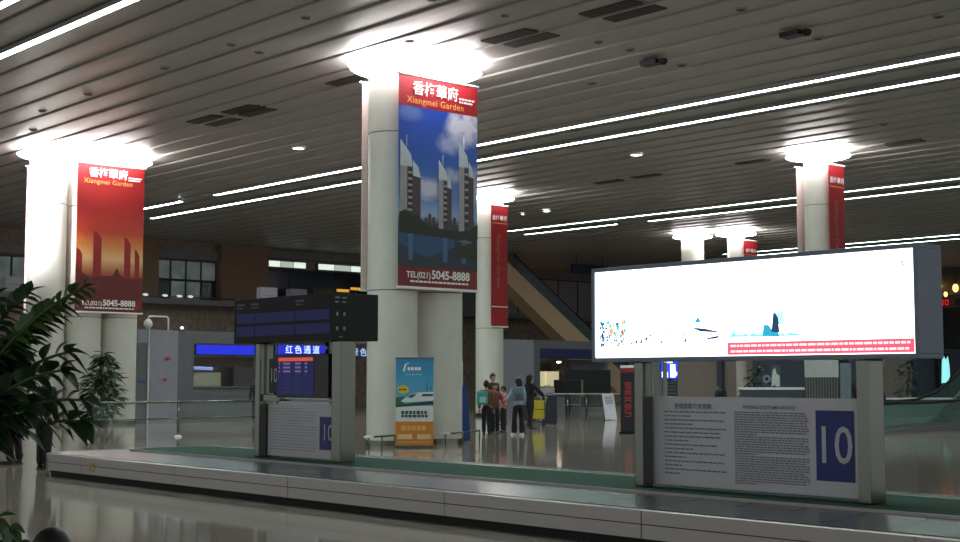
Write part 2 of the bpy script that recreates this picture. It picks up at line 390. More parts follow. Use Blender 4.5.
# ================================================================== HANGING BANNERS (z 3.7 - 8.75)
BW, BH, BZ = 2.46, 5.0, 3.72
PRINT_BLUE = ramp_print('print_tower_photo', [(0, (30, 44, 62)), (.22, (26, 56, 104)), (.28, (50, 62, 60)), (.33, (150, 172, 208)), (.45, (92, 132, 196)), (.65, (44, 92, 178)), (1, (30, 66, 164))], .45, 4.25, None, .45, ((.85, 4.0, .95, .75, (214, 216, 228), .95), (.35, 3.5, .6, .4, (190, 200, 224), .6), (-.35, 2.35, .55, .42, (206, 204, 216), .9), (.42, 2.75, .4, .3, (190, 196, 216), .7), (1.1, 2.5, .4, .8, (176, 186, 212), .8), (-.9, 4.1, .6, .3, (120, 144, 196), .5)))
PRINT_SUN = ramp_print('print_sunset_photo', [(0, (104, 20, 24)), (.14, (112, 22, 24)), (.22, (130, 32, 28)), (.27, (176, 96, 62)), (.36, (222, 180, 122)), (.44, (206, 130, 66)), (.54, (176, 58, 32)), (.68, (152, 28, 24)), (1, (134, 20, 26))], .0, 5.0, ((160, 50, 30), .62, 1.6))
TW = M('print_tower_stone', (160, 158, 162), .5); TWD = M('print_tower_shade_side', (78, 60, 68), .5); TWW = M('print_tower_crown', (196, 208, 214), .5)
TREE = M('print_trees', (46, 50, 40), .6); WATER = M('print_water', (34, 70, 116), .4); REFL = M('print_water_dark', (30, 42, 58), .4)
SUNT = M('print_sunset_tower', (142, 26, 22), .5); BACKW = M('banner_back_white', (226, 206, 202), .7)
def banner_hardware(r, W, H):
    MB().tube([(-W / 2 - .06, -.0, H + .02), (W / 2 + .06, 0, H + .02)], .035, WHITE).build('top_rail', r)
    MB().box(-W / 2 - .03, W / 2 + .03, -.03, .03, -.06, .0, WHITE, .01).build('bottom_rail', r)
    bk = MB()
    for sx in (-1, 1):
        for z in (-.03, H + .02): bk.tube([(sx * (W / 2 - .3), .0, z), (sx * (W / 2 - .3), .22 if z > 1 else .2, z)], .015, STEEL, 6)
    bk.build('bracket', r)
def title(r, W, H, wid, sub=True):
    text('香梅華府', wid * .25, INKW, r, -W * .03 if sub else 0, H - .36, -.03, bold=wid * .006, sx=.98, name='title_lettering')
def big_banner(loc, label, kind, rotz=PI / 2):
    r = thing('hanging_banner', label, 'banner', loc, rotz, 'banners hung on the columns'); W, H = BW, BH
    rnd = random.Random(3)
    if kind == 'blue':
        f = MB(); f.box(-W / 2, W / 2, -.012, .012, 0, .46, REDD); f.box(-W / 2, W / 2, -.012, .012, 4.27, H, RED); f.box(-W / 2, W / 2, -.012, .012, .46, 4.27, PRINT_BLUE); f.build('fabric', r)
        p = MB()
        rect(p, -W / 2, W / 2, .46, 1.30, REFL, -.018)
        flat(p, [(-W / 2, 1.0), (-.4, .7), (.5, 1.0), (.5, 1.4), (-W / 2, 1.42)], WATER, -.020)
        for a, c in ((-.95, TW), (.12, TW), (.72, TW)): rect(p, a, a + .14, .62, 1.3, M('print_tower_reflection', (62, 98, 140), .4), -.022)
        pts = [(-W / 2, 1.25), (-W / 2, 1.72), (-1.05, 1.80), (-.85, 1.66), (-.7, 1.72), (-.5, 1.55), (-.3, 1.45), (0, 1.42), (.3, 1.4), (.7, 1.40), (1.0, 1.46), (W / 2, 1.6), (W / 2, 1.22), (.4, 1.20)]
        def tower(x, w1, w2, zb, zt, cr):
            rect(p, x, x + w1, zb, zt - cr, TW, -.024); rect(p, x + w1 * .55, x + w1, zb, zt - cr, TWD, -.026)
            flat(p, [(x, zt - cr), (x + w1, zt - cr * 1.05), (x + w1 * .85, zt - cr * .55), (x, zt)], TWW, -.026)
            rect(p, x + w1, x + w1 + w2, zb, zt - cr * 1.35, TWD, -.024); flat(p, [(x + w1, zt - cr * 1.35), (x + w1 + w2, zt - cr * 1.4), (x + w1 + w2 * .7, zt - cr), (x + w1, zt - cr * .75)], TWW, -.026)
            for k in range(14):
                z = zb + .2 + (zt - cr - zb - .3) * k / 14; rect(p, x + w1 * .6, x + w1 * .95, z, z + .05, TW if k % 2 else M('print_window_dark', (40, 40, 52), .5), -.028)
            p.tube([(x + w1 * .5, -.026, zt - cr * .3), (x + w1 * .5, -.026, zt + .12)], .006, TWW, 4)
        tower(-1.20, .38, .24, 1.5, 3.45, .62); tower(-.02, .27, .14, 1.35, 3.08, .48); tower(.62, .32, .16, 1.35, 3.60, .62)
        for x, h in ((.32, .16), (.44, .22), (-.34, .25), (-.22, .18), (1.02, .25), (-.45, .15)): rect(p, x, x + .09, 1.48, 1.5 + h, TWD, -.023)
        flat(p, pts, TREE, -.030)
        flat(p, [(.35, .82), (1.22, .7), (1.22, 1.02), (.8, 1.08)], TREE, -.030); flat(p, [(.5, 1.15), (.9, 1.11), (1.1, 1.14), (.85, 1.19)], M('print_boat', (120, 110, 104), .5), -.032)
        p.build('tower_picture', r, weld=False)
    else:
        f = MB(); f.box(-W / 2, W / 2, -.012, .012, 0, H, PRINT_SUN); f.build('fabric', r)
        p = MB()
        for x, w1, zt in ((-1.23, .22, 2.15), (-.62, .30, 2.75), (.52, .24, 2.6), (.92, .18, 2.2)):
            flat(p, [(x, .9), (x + w1, .9), (x + w1, zt - .25), (x + w1 * .6, zt - .1), (x, zt)], SUNT, -.018)
        flat(p, [(-W / 2, 1.6), (-1.0, 1.3), (-.7, 1.12), (-.3, 1.2), (.1, 1.22), (.2, 1.42), (.28, 1.5), (.36, 1.3), (.6, 1.15), (W / 2, 1.2), (W / 2, .5), (-W / 2, .5)], M('print_dark_shore', (98, 20, 22), .5), -.020)
        p.build('sunset_picture', r, weld=False)
    text('香梅華府', .36, INKW, r, -.12, H - .30, -.036, bold=.004, name='title_lettering')
    text('Xiangmei Garden', .23, INKY, r, -.12, H - .585, -.036, bold=.0, sx=1.02, spacing=1.08, name='subtitle_lettering')
    s = MB(); dashes(s, .62, 1.16, H - .36, .045, INKW, -.036, rnd, 1, .05, .12, .02); dashes(s, .62, 1.1, H - .44, .045, INKW, -.036, rnd, 1, .05, .12, .02)
    dashes(s, -.9, .98, .12, .045, INKW, -.036, rnd, 1, .05, .14, .02); s.build('small_print', r)
    text('TEL(021)', .20, INKW, r, -.64, .27, -.036, bold=.004, name='phone_lettering'); text('5045-8888', .28, INKW, r, .36, .29, -.036, bold=.008, name='phone_lettering')
    banner_hardware(r, W, H); return r
def narrow_banner(loc, label, W=.92, BHH=BH, col=RED):
    r = thing('hanging_banner', label, 'banner', loc, PI / 2, 'banners hung on the columns')
    f = MB(); f.box(-W / 2, W / 2, -.012, .012, 0, BHH, col); f.build('fabric', r)
    text('香梅華府', .23, INKW, r, 0, BHH - .52, -.03, bold=.002, sx=.92, name='title_lettering')
    text('Xiangmei Garden', .32, M('ink_dull_gold', (184, 112, 76), .5), r, -.06, BHH - 2.3, -.03, rot=-PI / 2, name='subtitle_lettering')
    p = MB(); rect(p, -W / 2, W / 2, BHH - .74, BHH - .71, INKY, -.03); rect(p, -W / 2, W / 2, .78, .82, INKW, -.03); p.build('band', r)
    banner_hardware(r, W, BHH)
def plain_back(loc, label, W):
    r = thing('hanging_banner', label, 'banner', loc, -PI / 2, 'banners hung on the columns')
    MB().box(-W / 2, W / 2, -.012, .0, 0, BH, RED).build('fabric', r)
    MB().box(-W / 2, W / 2, .0, .012, 0, BH, BACKW).build('backing', r)
    banner_hardware(r, W, BH)
big_banner((-24.45, 20.80, BZ), 'large banner with blue sky and three towers on the big column', 'blue')
big_banner((-42.45, 21.41, BZ + .1), 'large red and orange sunset banner on the leftmost column', 'sun')
narrow_banner((-40.88, 38.09, BZ), 'narrow red banner between the blue tower banner and the billboard')
narrow_banner((-25.4, 39.2, BZ), 'narrow red banner on the column above the right half of the billboard', .9)
narrow_banner((-42.65, 57.7, BZ), 'small red banner on the far column above the billboard', 1.1)
plain_back((-25.92, 20.83, BZ), 'pale back of a banner peeking out left of the big column', BW)
plain_back((-43.95, 20.3, BZ), 'pale back of a banner peeking out left of the leftmost column', BW)
plain_back((-26.6, 39.08, BZ), 'pale back of a banner peeking out left of the right-hand column', .9)

# ================================================================== CAROUSEL
car = thing('baggage_carousel', 'long low steel baggage carousel with a green carpeted island', 'baggage carousel', (-12, 11.4, 0))
X0, X1, YN, YFAR = -21.5 + 12, 14.0, 9.62 - 11.4, 13.2 - 11.4
def rrect(x0, x1, y0, y1, r, n=6):
    pts = []
    for cx, cy, a0 in ((x1 - r, y0 + r, -PI / 2), (x1 - r, y1 - r, 0), (x0 + r, y1 - r, PI / 2), (x0 + r, y0 + r, PI)):
        for k in range(n + 1):
            a = a0 + k * PI / 2 / n; pts.append((cx + r * math.cos(a), cy + r * math.sin(a)))
    return pts
def loft(mb, loops, mats):
    for k in range(len(loops) - 1):
        (A, za), (B, zb) = loops[k], loops[k + 1]; n = len(A)
        for i in range(n):
            j = (i + 1) % n; mb.poly([(*A[i], za), (*A[j], za), (*B[j], zb), (*B[i], zb)], mats[k])
def R(o, r): return rrect(X0 + o, X1 - o, YN + o, YFAR - o, r)
b = MB(); loft(b, [(R(.07, .4), 0), (R(.07, .4), .095)], [BLACK]); b.build('kick_plate', car)
b = MB(); loft(b, [(R(.05, .4), .09), (R(.0, .45), .095), (R(0, .45), .222), (R(.008, .45), .224), (R(.008, .45), .229), (R(.0, .45), .231), (R(0, .45), .352), (R(.02, .45), .36), (R(.05, .45), .36), (R(.05, .45), .33)],
     [STEELH, STEELH, DARK, DARK, DARK, STEELH, STEELH, STEELH, DARK]); b.build('side_panel', car)
b = MB(); loft(b, [(R(.06, .45), .35), (R(.075, .44), .366), (R(.55, .4), .385), (R(1.04, .3), .40)], [PLATE, PLATE, PLATE])
# joints between the overlapping plates
x = X0 + 1.2
while x < X1 - 1.2:
    pts = [(x + .10 * math.sin(PI * t / 6), YN + .08 + .94 * t / 6, .3685 + .0335 * t / 6) for t in range(7)]
    for i in range(6): b.poly([pts[i], (pts[i][0] + .012, *pts[i][1:]), (pts[i + 1][0] + .012, *pts[i + 1][1:]), pts[i + 1]], DARK)
    x += .62
b.build('plate_belt', car)
b = MB(); loft(b, [(R(1.02, .3), .39), (R(1.02, .3), .425), (R(1.06, .28), .425)], [STEELH, STEELH]); b.build('island_rim', car)
b = MB(); A = R(1.05, .28); b.poly([(*p, .424) for p in A], GREEN); b.build('carpet', car)
b = MB()
for (z0, z1, x0, x1) in ((.15, .27, -7.60, -7.56), (.15, .27, -7.48, -7.44), (.15, .175, -7.60, -7.44), (.245, .27, -7.60, -7.44)):
    rect(b, x0, x1, z0, z1, M('sticker_yellow', (220, 190, 20), .5), YN - .004)
b.build('sticker', car)
n_s = MB()
for xx in (-7.9, -5, -2.2, .8, 3.6, 6.4, 9.2, 12): rect(n_s, xx, xx + .008, .1, .352, M('joint_grey', (88, 88, 86), .6), YN - .003)
n_s.build('panel_joint', car)

# ================================================================== RIGHT KIOSK
ZB = .428
def kiosk_post(r, x0, x1, y0, y1, z1, name='post'):
    MB().box(x0, x1, y0, y1, ZB, z1, STEEL, .012).build(name, r)
k = thing('information_kiosk', 'near steel frame with the big white passenger notice board', 'kiosk', (0, 0, 0))
kiosk_post(k, -9.67, -9.55, 10.98, 11.14, 1.75); kiosk_post(k, -6.95, -6.82, 10.98, 11.24, 1.75)
MB().box(-9.66, -9.62, 11.14, 11.24, ZB, 1.75, STEELH).build('glass_clip', k)
MB().box(-9.60, -6.98, 11.18, 11.24, .45, 1.385, M('notice_board_white', (206, 208, 210), .5, 0, .02), .01).build('board', k)
MB().box(-9.57, -9.42, 11.15, 11.16, 1.39, 1.75, GLASS).build('glass_pane', k)
MB().box(-9.41, -9.38, 11.15, 11.19, 1.39, 1.75, STEEL).build('glass_frame', k)
pr = MB(); rnd = random.Random(5); yy = 11.172
z = 1.225
rowsL = [1, .45, 1, .5, 1, .9, .95, .4, .85, .5, 1, .35, 1, .3, 1, .25, 1, .55]
for i, fl in enumerate(rowsL[:16]): dashes(pr, -9.41, -8.60, z, .014, INKG, yy, rnd, fl); z -= .043
z = 1.235
for i in range(30):
    dashes(pr, -8.49, -7.60, z, .012, M('ink_blue_grey', (116, 120, 142), .6), yy, rnd, .3 if i in (9, 17, 29) else (1 if i % 4 else .96), .02, .06, .01); z -= .0245
pr.build('small_print', k)
text('进境旅客海关须知', .062, INKG, k, -9.03, 1.28, yy, name='heading_lettering', bold=.001)
text('PASSING CUSTOMS NOTICE', .05, INKG, k, -8.07, 1.285, yy, name='heading_lettering', bold=.001)
pn = MB(); rect(pn, -7.525, -7.105, .60, 1.27, NAVY, 11.172); pn.build('number_panel', k)
text('10', .50, M('ink_pale', (196, 200, 204), .5), k, -7.325, .925, 11.166, sx=.86, bold=.003, name='number_lettering')

bill = thing('billboard', 'large glowing white lightbox billboard on the near kiosk', 'billboard', (0, 0, 0))
BL = M('lightbox_white', (252, 255, 255), .4, 0, .0, 1, emit=BILL_E)
BX0, BX1, BZ0, BZ1, BY = -10.22, -6.33, 1.80, 2.745, 10.98
fr = MB(); t = .045
fr.box(BX0 - t, BX1 + t, BY - .02, BY + .40, BZ1, BZ1 + t, FRAME, .008); fr.box(BX0 - t, BX1 + t, BY - .02, BY + .40, BZ0 - t, BZ0, FRAME, .008)
fr.box(BX0 - t, BX0, BY - .02, BY + .40, BZ0, BZ1, FRAME, .004); fr.box(BX1, BX1 + t, BY - .02, BY + .40, BZ0, BZ1, FRAME, .004)
fr.box(BX0, BX1, BY + .30, BY + .40, BZ0, BZ1, FRAME)
fr.build('casing', bill)
MB().box(BX0, BX1, BY, BY + .02, BZ0, BZ1, BL).build('light_panel', bill)
ad = MB(); rnd = random.Random(11); ya = BY - .008
def E(n, c, e=1.0): return M(n, c, .5, 0, .02, 3, emit=e)
cy_, or_, tl, dk, rd = E('ad_cyan', (40, 160, 190)), E('ad_orange', (240, 170, 130)), E('ad_teal', (60, 190, 170)), E('ad_dark_blue', (30, 60, 90)), E('ad_red', (150, 60, 70))
pale = E('ad_pale_cyan', (190, 240, 250), 1.0); PXX = (BX1 - BX0)
def ax(px): # position across the picture: 595..913 in the photograph
    u = (px - 480) / F_PX; d = fw + rt * u; return d.x / d.y * BY
for i in range(130):
    px = rnd.uniform(600, 625); z = rnd.uniform(1.93, 2.19); s = rnd.uniform(.007, .024); m = rnd.choice([cy_, or_, tl, dk, or_] if px > 608 else [cy_, dk, dk])
    a = rnd.uniform(0, PI); c0 = ax(px)
    flat(ad, [(c0 + s * math.cos(a + q), z + s * 1.3 * math.sin(a + q)) for q in (0, 1.4, 2.6, 4.1)], m, ya)
for px, z, s, m in ((631, 1.95, .015, dk), (636, 1.97, .02, dk), (641, 1.97, .022, rd), (646, 2.0, .02, dk), (650, 2.03, .015, dk), (661, 1.96, .015, dk), (670, 2.06, .012, dk), (676, 2.08, .01, dk), (685, 1.97, .02, dk), (684, 2.03, .012, dk)):
    c0 = ax(px); flat(ad, [(c0 - s, z - s), (c0 + s * .7, z - s), (c0 + s, z + s), (c0 - s * .2, z + s * .6)], m, ya)
flat(ad, [(ax(691), 2.10), (ax(704), 2.085), (ax(718), 2.05), (ax(718), 2.04), (ax(700), 2.055)], dk, ya)
flat(ad, [(ax(703), 1.97), (ax(717), 1.98), (ax(719), 2.01), (ax(708), 1.99)], dk, ya)
flat(ad, [(ax(694), 2.15), (ax(701), 2.15), (ax(698), 2.21)], cy_, ya)
pts = [(ax(728), 1.99)]
for i in range(40): pts.append((ax(728 + i * 1.8), 2.0 + rnd.uniform(0, .025) + (.05 if i in (3, 20) else 0)))
pts += [(ax(800), 1.985)]; flat(ad, pts, E('ad_skyline', (110, 220, 225), 1.2), ya)
flat(ad, [(ax(762), 1.99), (ax(779), 1.98), (ax(776), 2.06), (ax(771), 2.06), (ax(768), 2.1), (ax(763), 2.1)], cy_, ya - .001)
flat(ad, [(ax(771), 2.03), (ax(779), 2.02), (ax(778), 2.16), (ax(775), 2.22), (ax(773), 2.21)], dk, ya - .002)
flat(ad, [(ax(776), 2.1), (ax(785), 2.1), (ax(783), 2.24), (ax(776), 2.22)], pale, ya)
flat(ad, [(ax(752), 2.2), (ax(754), 2.2), (ax(754), 2.35), (ax(752), 2.35)], pale, ya)
ad.build('picture', bill, weld=False)
rb = MB(); rect(rb, ax(727), BX1 - .01, 1.81, 1.935, E('ad_red_band', (238, 84, 104), 1.1), ya)
for zz in (1.90, 1.845): dashes(rb, ax(730), BX1 - .04, zz, .022, E('ad_white_ink', (255, 205, 210), 1.3), ya - .003, rnd, 1, .02, .09, .012)
rb.build('red_band', bill, weld=False)
lg = MB()
for s in (-1, 1):
    lg.poly([(ax(823) + s * (.045 + .03 * math.cos(q)), ya, 2.62 + .055 * math.sin(q)) for q in (1.2, .6, 0, -.6, -1.2)] + [(ax(823) + s * (.045 + .018 * math.cos(q)), ya, 2.62 + .04 * math.sin(q)) for q in (-1.2, 0, 1.2)], E('ad_pink', (255, 214, 220), 1.0))
flat(lg, [(ax(900), 2.65), (ax(902), 2.65), (ax(906.5), 2.575), (ax(905), 2.575)], E('ad_faint_grey', (150, 165, 165), 1.0), ya)
for px in (860, 869, 878, 887, 893): flat(lg, [(ax(px), 2.64), (ax(px) + .008, 2.64), (ax(px + 2), 2.60), (ax(px + 2) - .008, 2.60)], E('ad_fainter_grey', (226, 234, 236), 1.0), ya)
lg.build('emblem', bill, weld=False)

# ================================================================== LEFT KIOSK
k2 = thing('information_kiosk', 'farther steel frame carrying a small screen and a notice board', 'kiosk', (0, 0, 0))
kiosk_post(k2, -17.09, -16.97, 10.98, 11.22, 2.09); kiosk_post(k2, -15.17, -14.96, 10.98, 11.24, 2.09)
MB().box(-16.95, -15.1, 11.12, 11.18, .45, 1.20, M('notice_board_white', (206, 208, 210)), .01).build('board', k2)
MB().box(-16.82, -16.79, 11.18, 11.2, ZB, 2.09, STEEL).build('glass_clip', k2)
MB().box(-16.97, -16.5, 11.02, 11.11, 1.24, 1.34, STEEL, .01).build('bracket', k2)
MB().box(-16.8, -15.17, 11.12, 11.2, 1.245, 1.275, STEEL, .005).build('shelf', k2)
pr = MB(); rnd = random.Random(9); z = 1.14
for i in range(15): dashes(pr, -16.87, -15.70, z, .012, M('ink_faint_grey', (158, 162, 170), .6), 11.112, rnd, 1 if i % 5 else .7, .03, .09, .015); z -= .042
pr.build('small_print', k2)
pn = MB(); rect(pn, -15.62, -15.2, .58, 1.04, NAVY, 11.108); pn.build('number_panel', k2)
text('10', .32, M('ink_pale', (196, 200, 204)), k2, -15.42, .81, 11.10, sx=.85, name='number_lettering')
sg = thing('number_sign', 'small navy 10 sign beside the screen on the farther kiosk', 'sign', (-16.72, 11.06, 1.36))
MB().box(-.12, .14, 0, .03, 0, .50, M('number_sign_navy', (26, 38, 52), .5), .005).build('plate', sg)
text('10', .30, M('ink_pale', (196, 200, 204)), sg, .01, .25, -.006, sx=.66)
MB().tube([(.0, .03, .1), (0, .03, -.02)], .02, STEEL, 6).build('stem', sg)
mo = thing('monitor', 'blue flight information screen with an orange header line', 'monitor', (-15.98, 10.99, 1.30))
MB().box(-.56, .72, 0, .12, 0, .62, M('monitor_casing', (16, 17, 20), .4), .015).build('casing', mo)
s = MB(); rect(s, -.53, .38, .04, .60, E('screen_navy', (20, 26, 74), .5), -.004); rect(s, -.50, .36, .52, .57, E('screen_orange', (205, 80, 50), .7), -.006)
for i in range(9):
    for x0, x1 in ((-.49, -.46), (-.38, -.2), (-.08, .06), (.16, .22)):
        if i < 3: rect(s, x0, x1, .47 - i * .055, .50 - i * .055, E('screen_text', (110, 90, 150), .6), -.006)
        else: rect(s, x0, x1, .475 - i * .05, .49 - i * .05, E('screen_text_dim', (34, 40, 100), .5), -.006)
s.build('screen', mo, weld=False)
MB().tube([(.6, .06, .62), (.6, .06, .78)], .025, STEEL, 8).build('hanger', mo)
fb = thing('flight_display_board', 'black display board box on top of the farther kiosk', 'display board', (-16.26, 10.9, 2.095))
MB().box(-1.30, 1.20, 0, .80, 0, .655, M('display_casing', (7, 8, 10), .6), .01).build('casing', fb)
s = MB(); dn = E('display_blue', (12, 16, 66), .4)
for z0 in (.10, .29):
    for x0, x1 in ((-1.22, -.74), (-.72, .30), (.32, 1.16)): rect(s, x0, x1, z0, z0 + .145, dn, -.004)
rnd = random.Random(2)
for x0 in (-1.2, -.82, .33): dashes(s, x0, x0 + .22, .57, .03, E('display_text', (70, 74, 84), .25), -.005, rnd, 1, .03, .05, .01); dashes(s, x0, x0 + .18, .52, .02, E('display_text', (70, 74, 84)), -.005, rnd, 1, .03, .05, .01)
s.build('display', fb, weld=False)
s = MB(); xs = 1.204
def srect(y0, y1, z0, z1, m): s.poly([(xs, y0, z0), (xs, y1, z0), (xs, y1, z1), (xs, y0, z1)], m)
for y0 in (.05, .17):
    srect(y0, y0 + .08, .58, .60, INKG); srect(y0, y0 + .06, .52, .54, INKG)
    for z0 in (.34, .14): srect(y0 + .02, y0 + .055, z0, z0 + .05, INKG)
srect(.12, .18, .04, .055, INKG); s.build('side_marking', fb, weld=False)

# ================================================================== PARTITION ROW (x = -43.1)
XP = -43.1
def pbox(mb, y0, y1, z0, z1, m, x0=XP - .15, x1=XP, c=0): mb.box(x0, x1, y0, y1, z0, z1, m, c)
pa = thing('customs_booth', 'grey partition booth with an open counter under the plain blue sign', 'booth', (0, 0, 0))
b = MB(); pbox(b, 23.30, 24.45, 0, 3.27, GREY); pbox(b, 22.85, 23.27, 2.82, 3.27, GREY); pbox(b, 22.85, 23.27, 0, 2.8, GREYD, XP - .13, XP - .03); b.build('side_panel', pa)
b = MB(); pbox(b, 24.45, 25.1, 0, 3.27, GREYD); pbox(b, 25.1, 27.7, 2.85, 3.27, GREYD); pbox(b, 27.7, 28.3, 0, 3.27, GREYD); pbox(b, 25.1, 27.7, 0, 1.22, GREYD); b.build('front_panel', pa)
b = MB(); b.box(XP - 2.4, XP - 2.3, 24.5, 28.3, 0, 3.2, M('booth_interior', (88, 84, 80), .7)); b.box(XP - 2.3, XP - .15, 28.2, 28.3, 0, 3.2, GREYD); b.box(XP - 2.3, XP - .15, 24.45, 24.55, 0, 3.2, GREYD); b.build('interior_wall', pa)
b = MB(); pbox(b, 25.1, 27.7, 1.22, 1.27, STEEL, XP - .6, XP + .08, .01); b.build('counter', pa)
b = MB(); pbox(b, 25.12, 26.5, 1.28, 1.78, M('cream_screen', (176, 172, 150), .6), XP - .5, XP - .45); b.build('cream_panel', pa)
b = MB(); pbox(b, 25.1, 27.7, 2.0, 2.34, M('booth_brown', (62, 52, 42), .7), XP - .3, XP - .2); b.build('valance', pa)
b = MB(); b.tube([(XP - .4, 25.2, 1.95), (XP - .4, 26.1, 1.92)], .06, E('booth_lamp', (150, 165, 230), .5)); b.build('lamp', pa)
b = MB(); pbox(b, 23.275, 23.30, 0, 3.27, WHITE, XP - .05, XP + .03); b.build('edge_strip', pa)
b = MB(); b.lathe([(.001, 0), (.07, 0), (.07, .1), (.001, .1)], M('alarm_red', (190, 40, 36), .5), n=12); rm = b.build('alarm', pa); rm.location = (XP + .01, 24.02, 2.28); rm.rotation_euler = (0, PI / 2, 0)
b = MB(); b.lathe([(.001, 0), (.05, 0), (.05, .1), (.001, .1)], M('alarm_red', (190, 40, 36)), n=12); rm = b.build('alarm', pa); rm.location = (XP + .01, 23.92, 1.52); rm.rotation_euler = (0, PI / 2, 0)
b = MB(); b.poly([(XP - .02, 22.9, 1.40), (XP - .02, 23.2, 1.40), (XP - .02, 23.2, 1.50), (XP - .02, 22.9, 1.50)], M('door_sign_blue', (30, 80, 130), .5)); b.build('door_sign', pa)
def lit_sign(y0, y1, z0, z1, label, body, rgb=(20, 36, 200), e=.9, x=XP + .03, tcol=None, sz=.34):
    r = thing('lit_sign', label, 'sign', (x, (y0 + y1) / 2, z0), PI / 2); hw = (y1 - y0) / 2
    MB().box(-hw, hw, 0, .1, 0, z1 - z0, DARK, .01).build('casing', r)
    s = MB(); rect(s, -hw + .02, hw - .02, .02, z1 - z0 - .02, E('sign_face_%d_%d' % (rgb[2], int(e * 100)), rgb, e), -.004); s.build('face', r)
    if body: text(body, sz, E('sign_text_%d' % int(e * 10), (200, 220, 255), 1.2 * e), r, 0, (z1 - z0) / 2, -.012, bold=.006, spacing=1.45)
    return r
lit_sign(25.15, 27.65, 2.42, 2.80, 'plain glowing blue sign over the booth counter at left', None, (24, 40, 205), .62)
b = MB(); pbox(b, 28.4, 34.5, 2.95, 3.27, GREYD); pbox(b, 31.1, 31.4, 0, 2.95, GREYD); pbox(b, 34.2, 34.5, 0, 2.95, GREYD); pbox(b, 28.4, 31.1, 0, 1.1, GREY); tag(b.build('customs_gateway'), 'dark grey gateway frame behind the farther kiosk, under the red channel sign', 'gateway')
lit_sign(28.55, 31.05, 2.42, 2.86, 'glowing blue sign with Chinese characters behind the farther kiosk', '红色通道', (22, 34, 190), .55)
lit_sign(31.6, 33.4, 2.34, 2.82, 'dim navy sign between the farther kiosk post and big column', '绿色', (16, 30, 84), .16)
# camera on a bent pole over the booth
c = thing('security_camera', 'white dome camera hanging from a bent pole above the booth', 'camera', (XP - .1, 24.1, 3.275))
MB().tube([(0, 0, 0), (0, 0, .42), (0, -.06, .48), (0, -.75, .48), (0, -.80, .42), (0, -.80, .36)], .03, WHITE).build('pole', c)
MB().lathe([(.001, .38), (.08, .38), (.15, .26), (.16, .16), (.13, .12)], WHITE, 0, -.8, 20).build('housing', c)
MB().lathe([(.12, .14), (.10, .05), (.05, .0), (.001, -.01)], M('camera_dome', (190, 200, 220), .2), 0, -.8, 20).build('dome', c)
c = thing('beacon_light', 'tiny white lamp on the booth roof edge', 'light', (XP - .1, 24.65, 3.275))
MB().lathe([(.04, 0), (.04, .05), (.001, .05)], DARK, n=12).build('base', c); MB().ball((0, 0, .1), .06, E('beacon', (240, 245, 250), 1.2)).build('bulb', c)

# second booth group at y 40 - 50
pb = thing('customs_booth', 'grey booth with warm ceiling lamps behind the travellers', 'booth', (0, 0, 0))
b = MB(); pbox(b, 40.1, 42.15, 0, 3.27, GREY, XP - .05, XP + .1); b.build('side_panel', pb)
b = MB(); pbox(b, 42.15, 42.65, 0, 3.27, GREYD); pbox(b, 42.65, 49.6, 2.9, 3.27, GREYD); pbox(b, 46.9, 49.6, 0, 2.9, GREY, XP - 2.4, XP - 2.2); pbox(b, 42.65, 46.9, 0, 2.9, M('booth_interior', (88, 84, 80)), XP - 3.6, XP - 3.5); b.build('front_panel', pb)
b = MB(); pbox(b, 42.65, 49.6, 2.45, 2.9, M('booth_navy_band', (24, 34, 84), .5), XP - .1, XP + .02); b.build('navy_band', pb)
b = MB(); b.box(XP - 3.4, XP - .2, 42.7, 49.4, 2.35, 2.42, M('booth_ceiling_brown', (96, 74, 56), .6)); b.build('soffit', pb)
for i, (yy_, xx_) in enumerate(((43.0, -.6), (43.35, -.9), (44.55, -.7), (43.9, -2.4))):
    q = MB(); q.lathe([(.001, 0), (.09, .02), (.11, .08)], E('warm_lamp', (255, 235, 200), 6), n=14); o = q.build('lamp', pb); o.location = (XP + xx_, yy_, 2.26)
b = MB(); b.box(XP - .5, XP - .3, 42.75, 43.25, 1.2, 1.88, E('booth_window', (225, 215, 170), .42)); b.box(XP - .5, XP - .3, 43.35, 44.3, 1.2, 1.88, E('booth_window', (225, 215, 170))); b.build('window', pb)
b = MB(); b.box(XP - .42, XP - .28, 44.15, 44.75, 1.3, 1.95, M('board_brown', (110, 78, 58), .7)); b.build('brown_panel', pb)
c = tag(MB().box(-.05, .05, -1.55, 1.55, .25, 1.95, M('screen_black', (30, 34, 38), .5), .01).box(-.3, .3, -1.5, -1.42, 0, .3, DARK).box(-.3, .3, 1.42, 1.5, 0, .3, DARK).build('folding_screen', loc=(-43.0, 45.6, 0)), 'wide black freestanding screen beside the cream booth windows', 'screen')
c = thing('counter_desk', 'black desk with a green edge in front of the black screen', 'desk', (-42.0, 43.6, 0), PI / 2)
MB().box(-.5, .55, 0, .7, .75, 1.5, M('desk_black', (24, 26, 28), .5), .02).build('body', c)
MB().box(.55, .68, 0, .7, .75, 1.5, M('desk_green_edge', (120, 124, 92), .6), .01).build('edge_panel', c)
for sx in (-.45, .55): MB().box(sx, sx + .08, .1, .6, 0, .75, GREYD).build('leg', c)

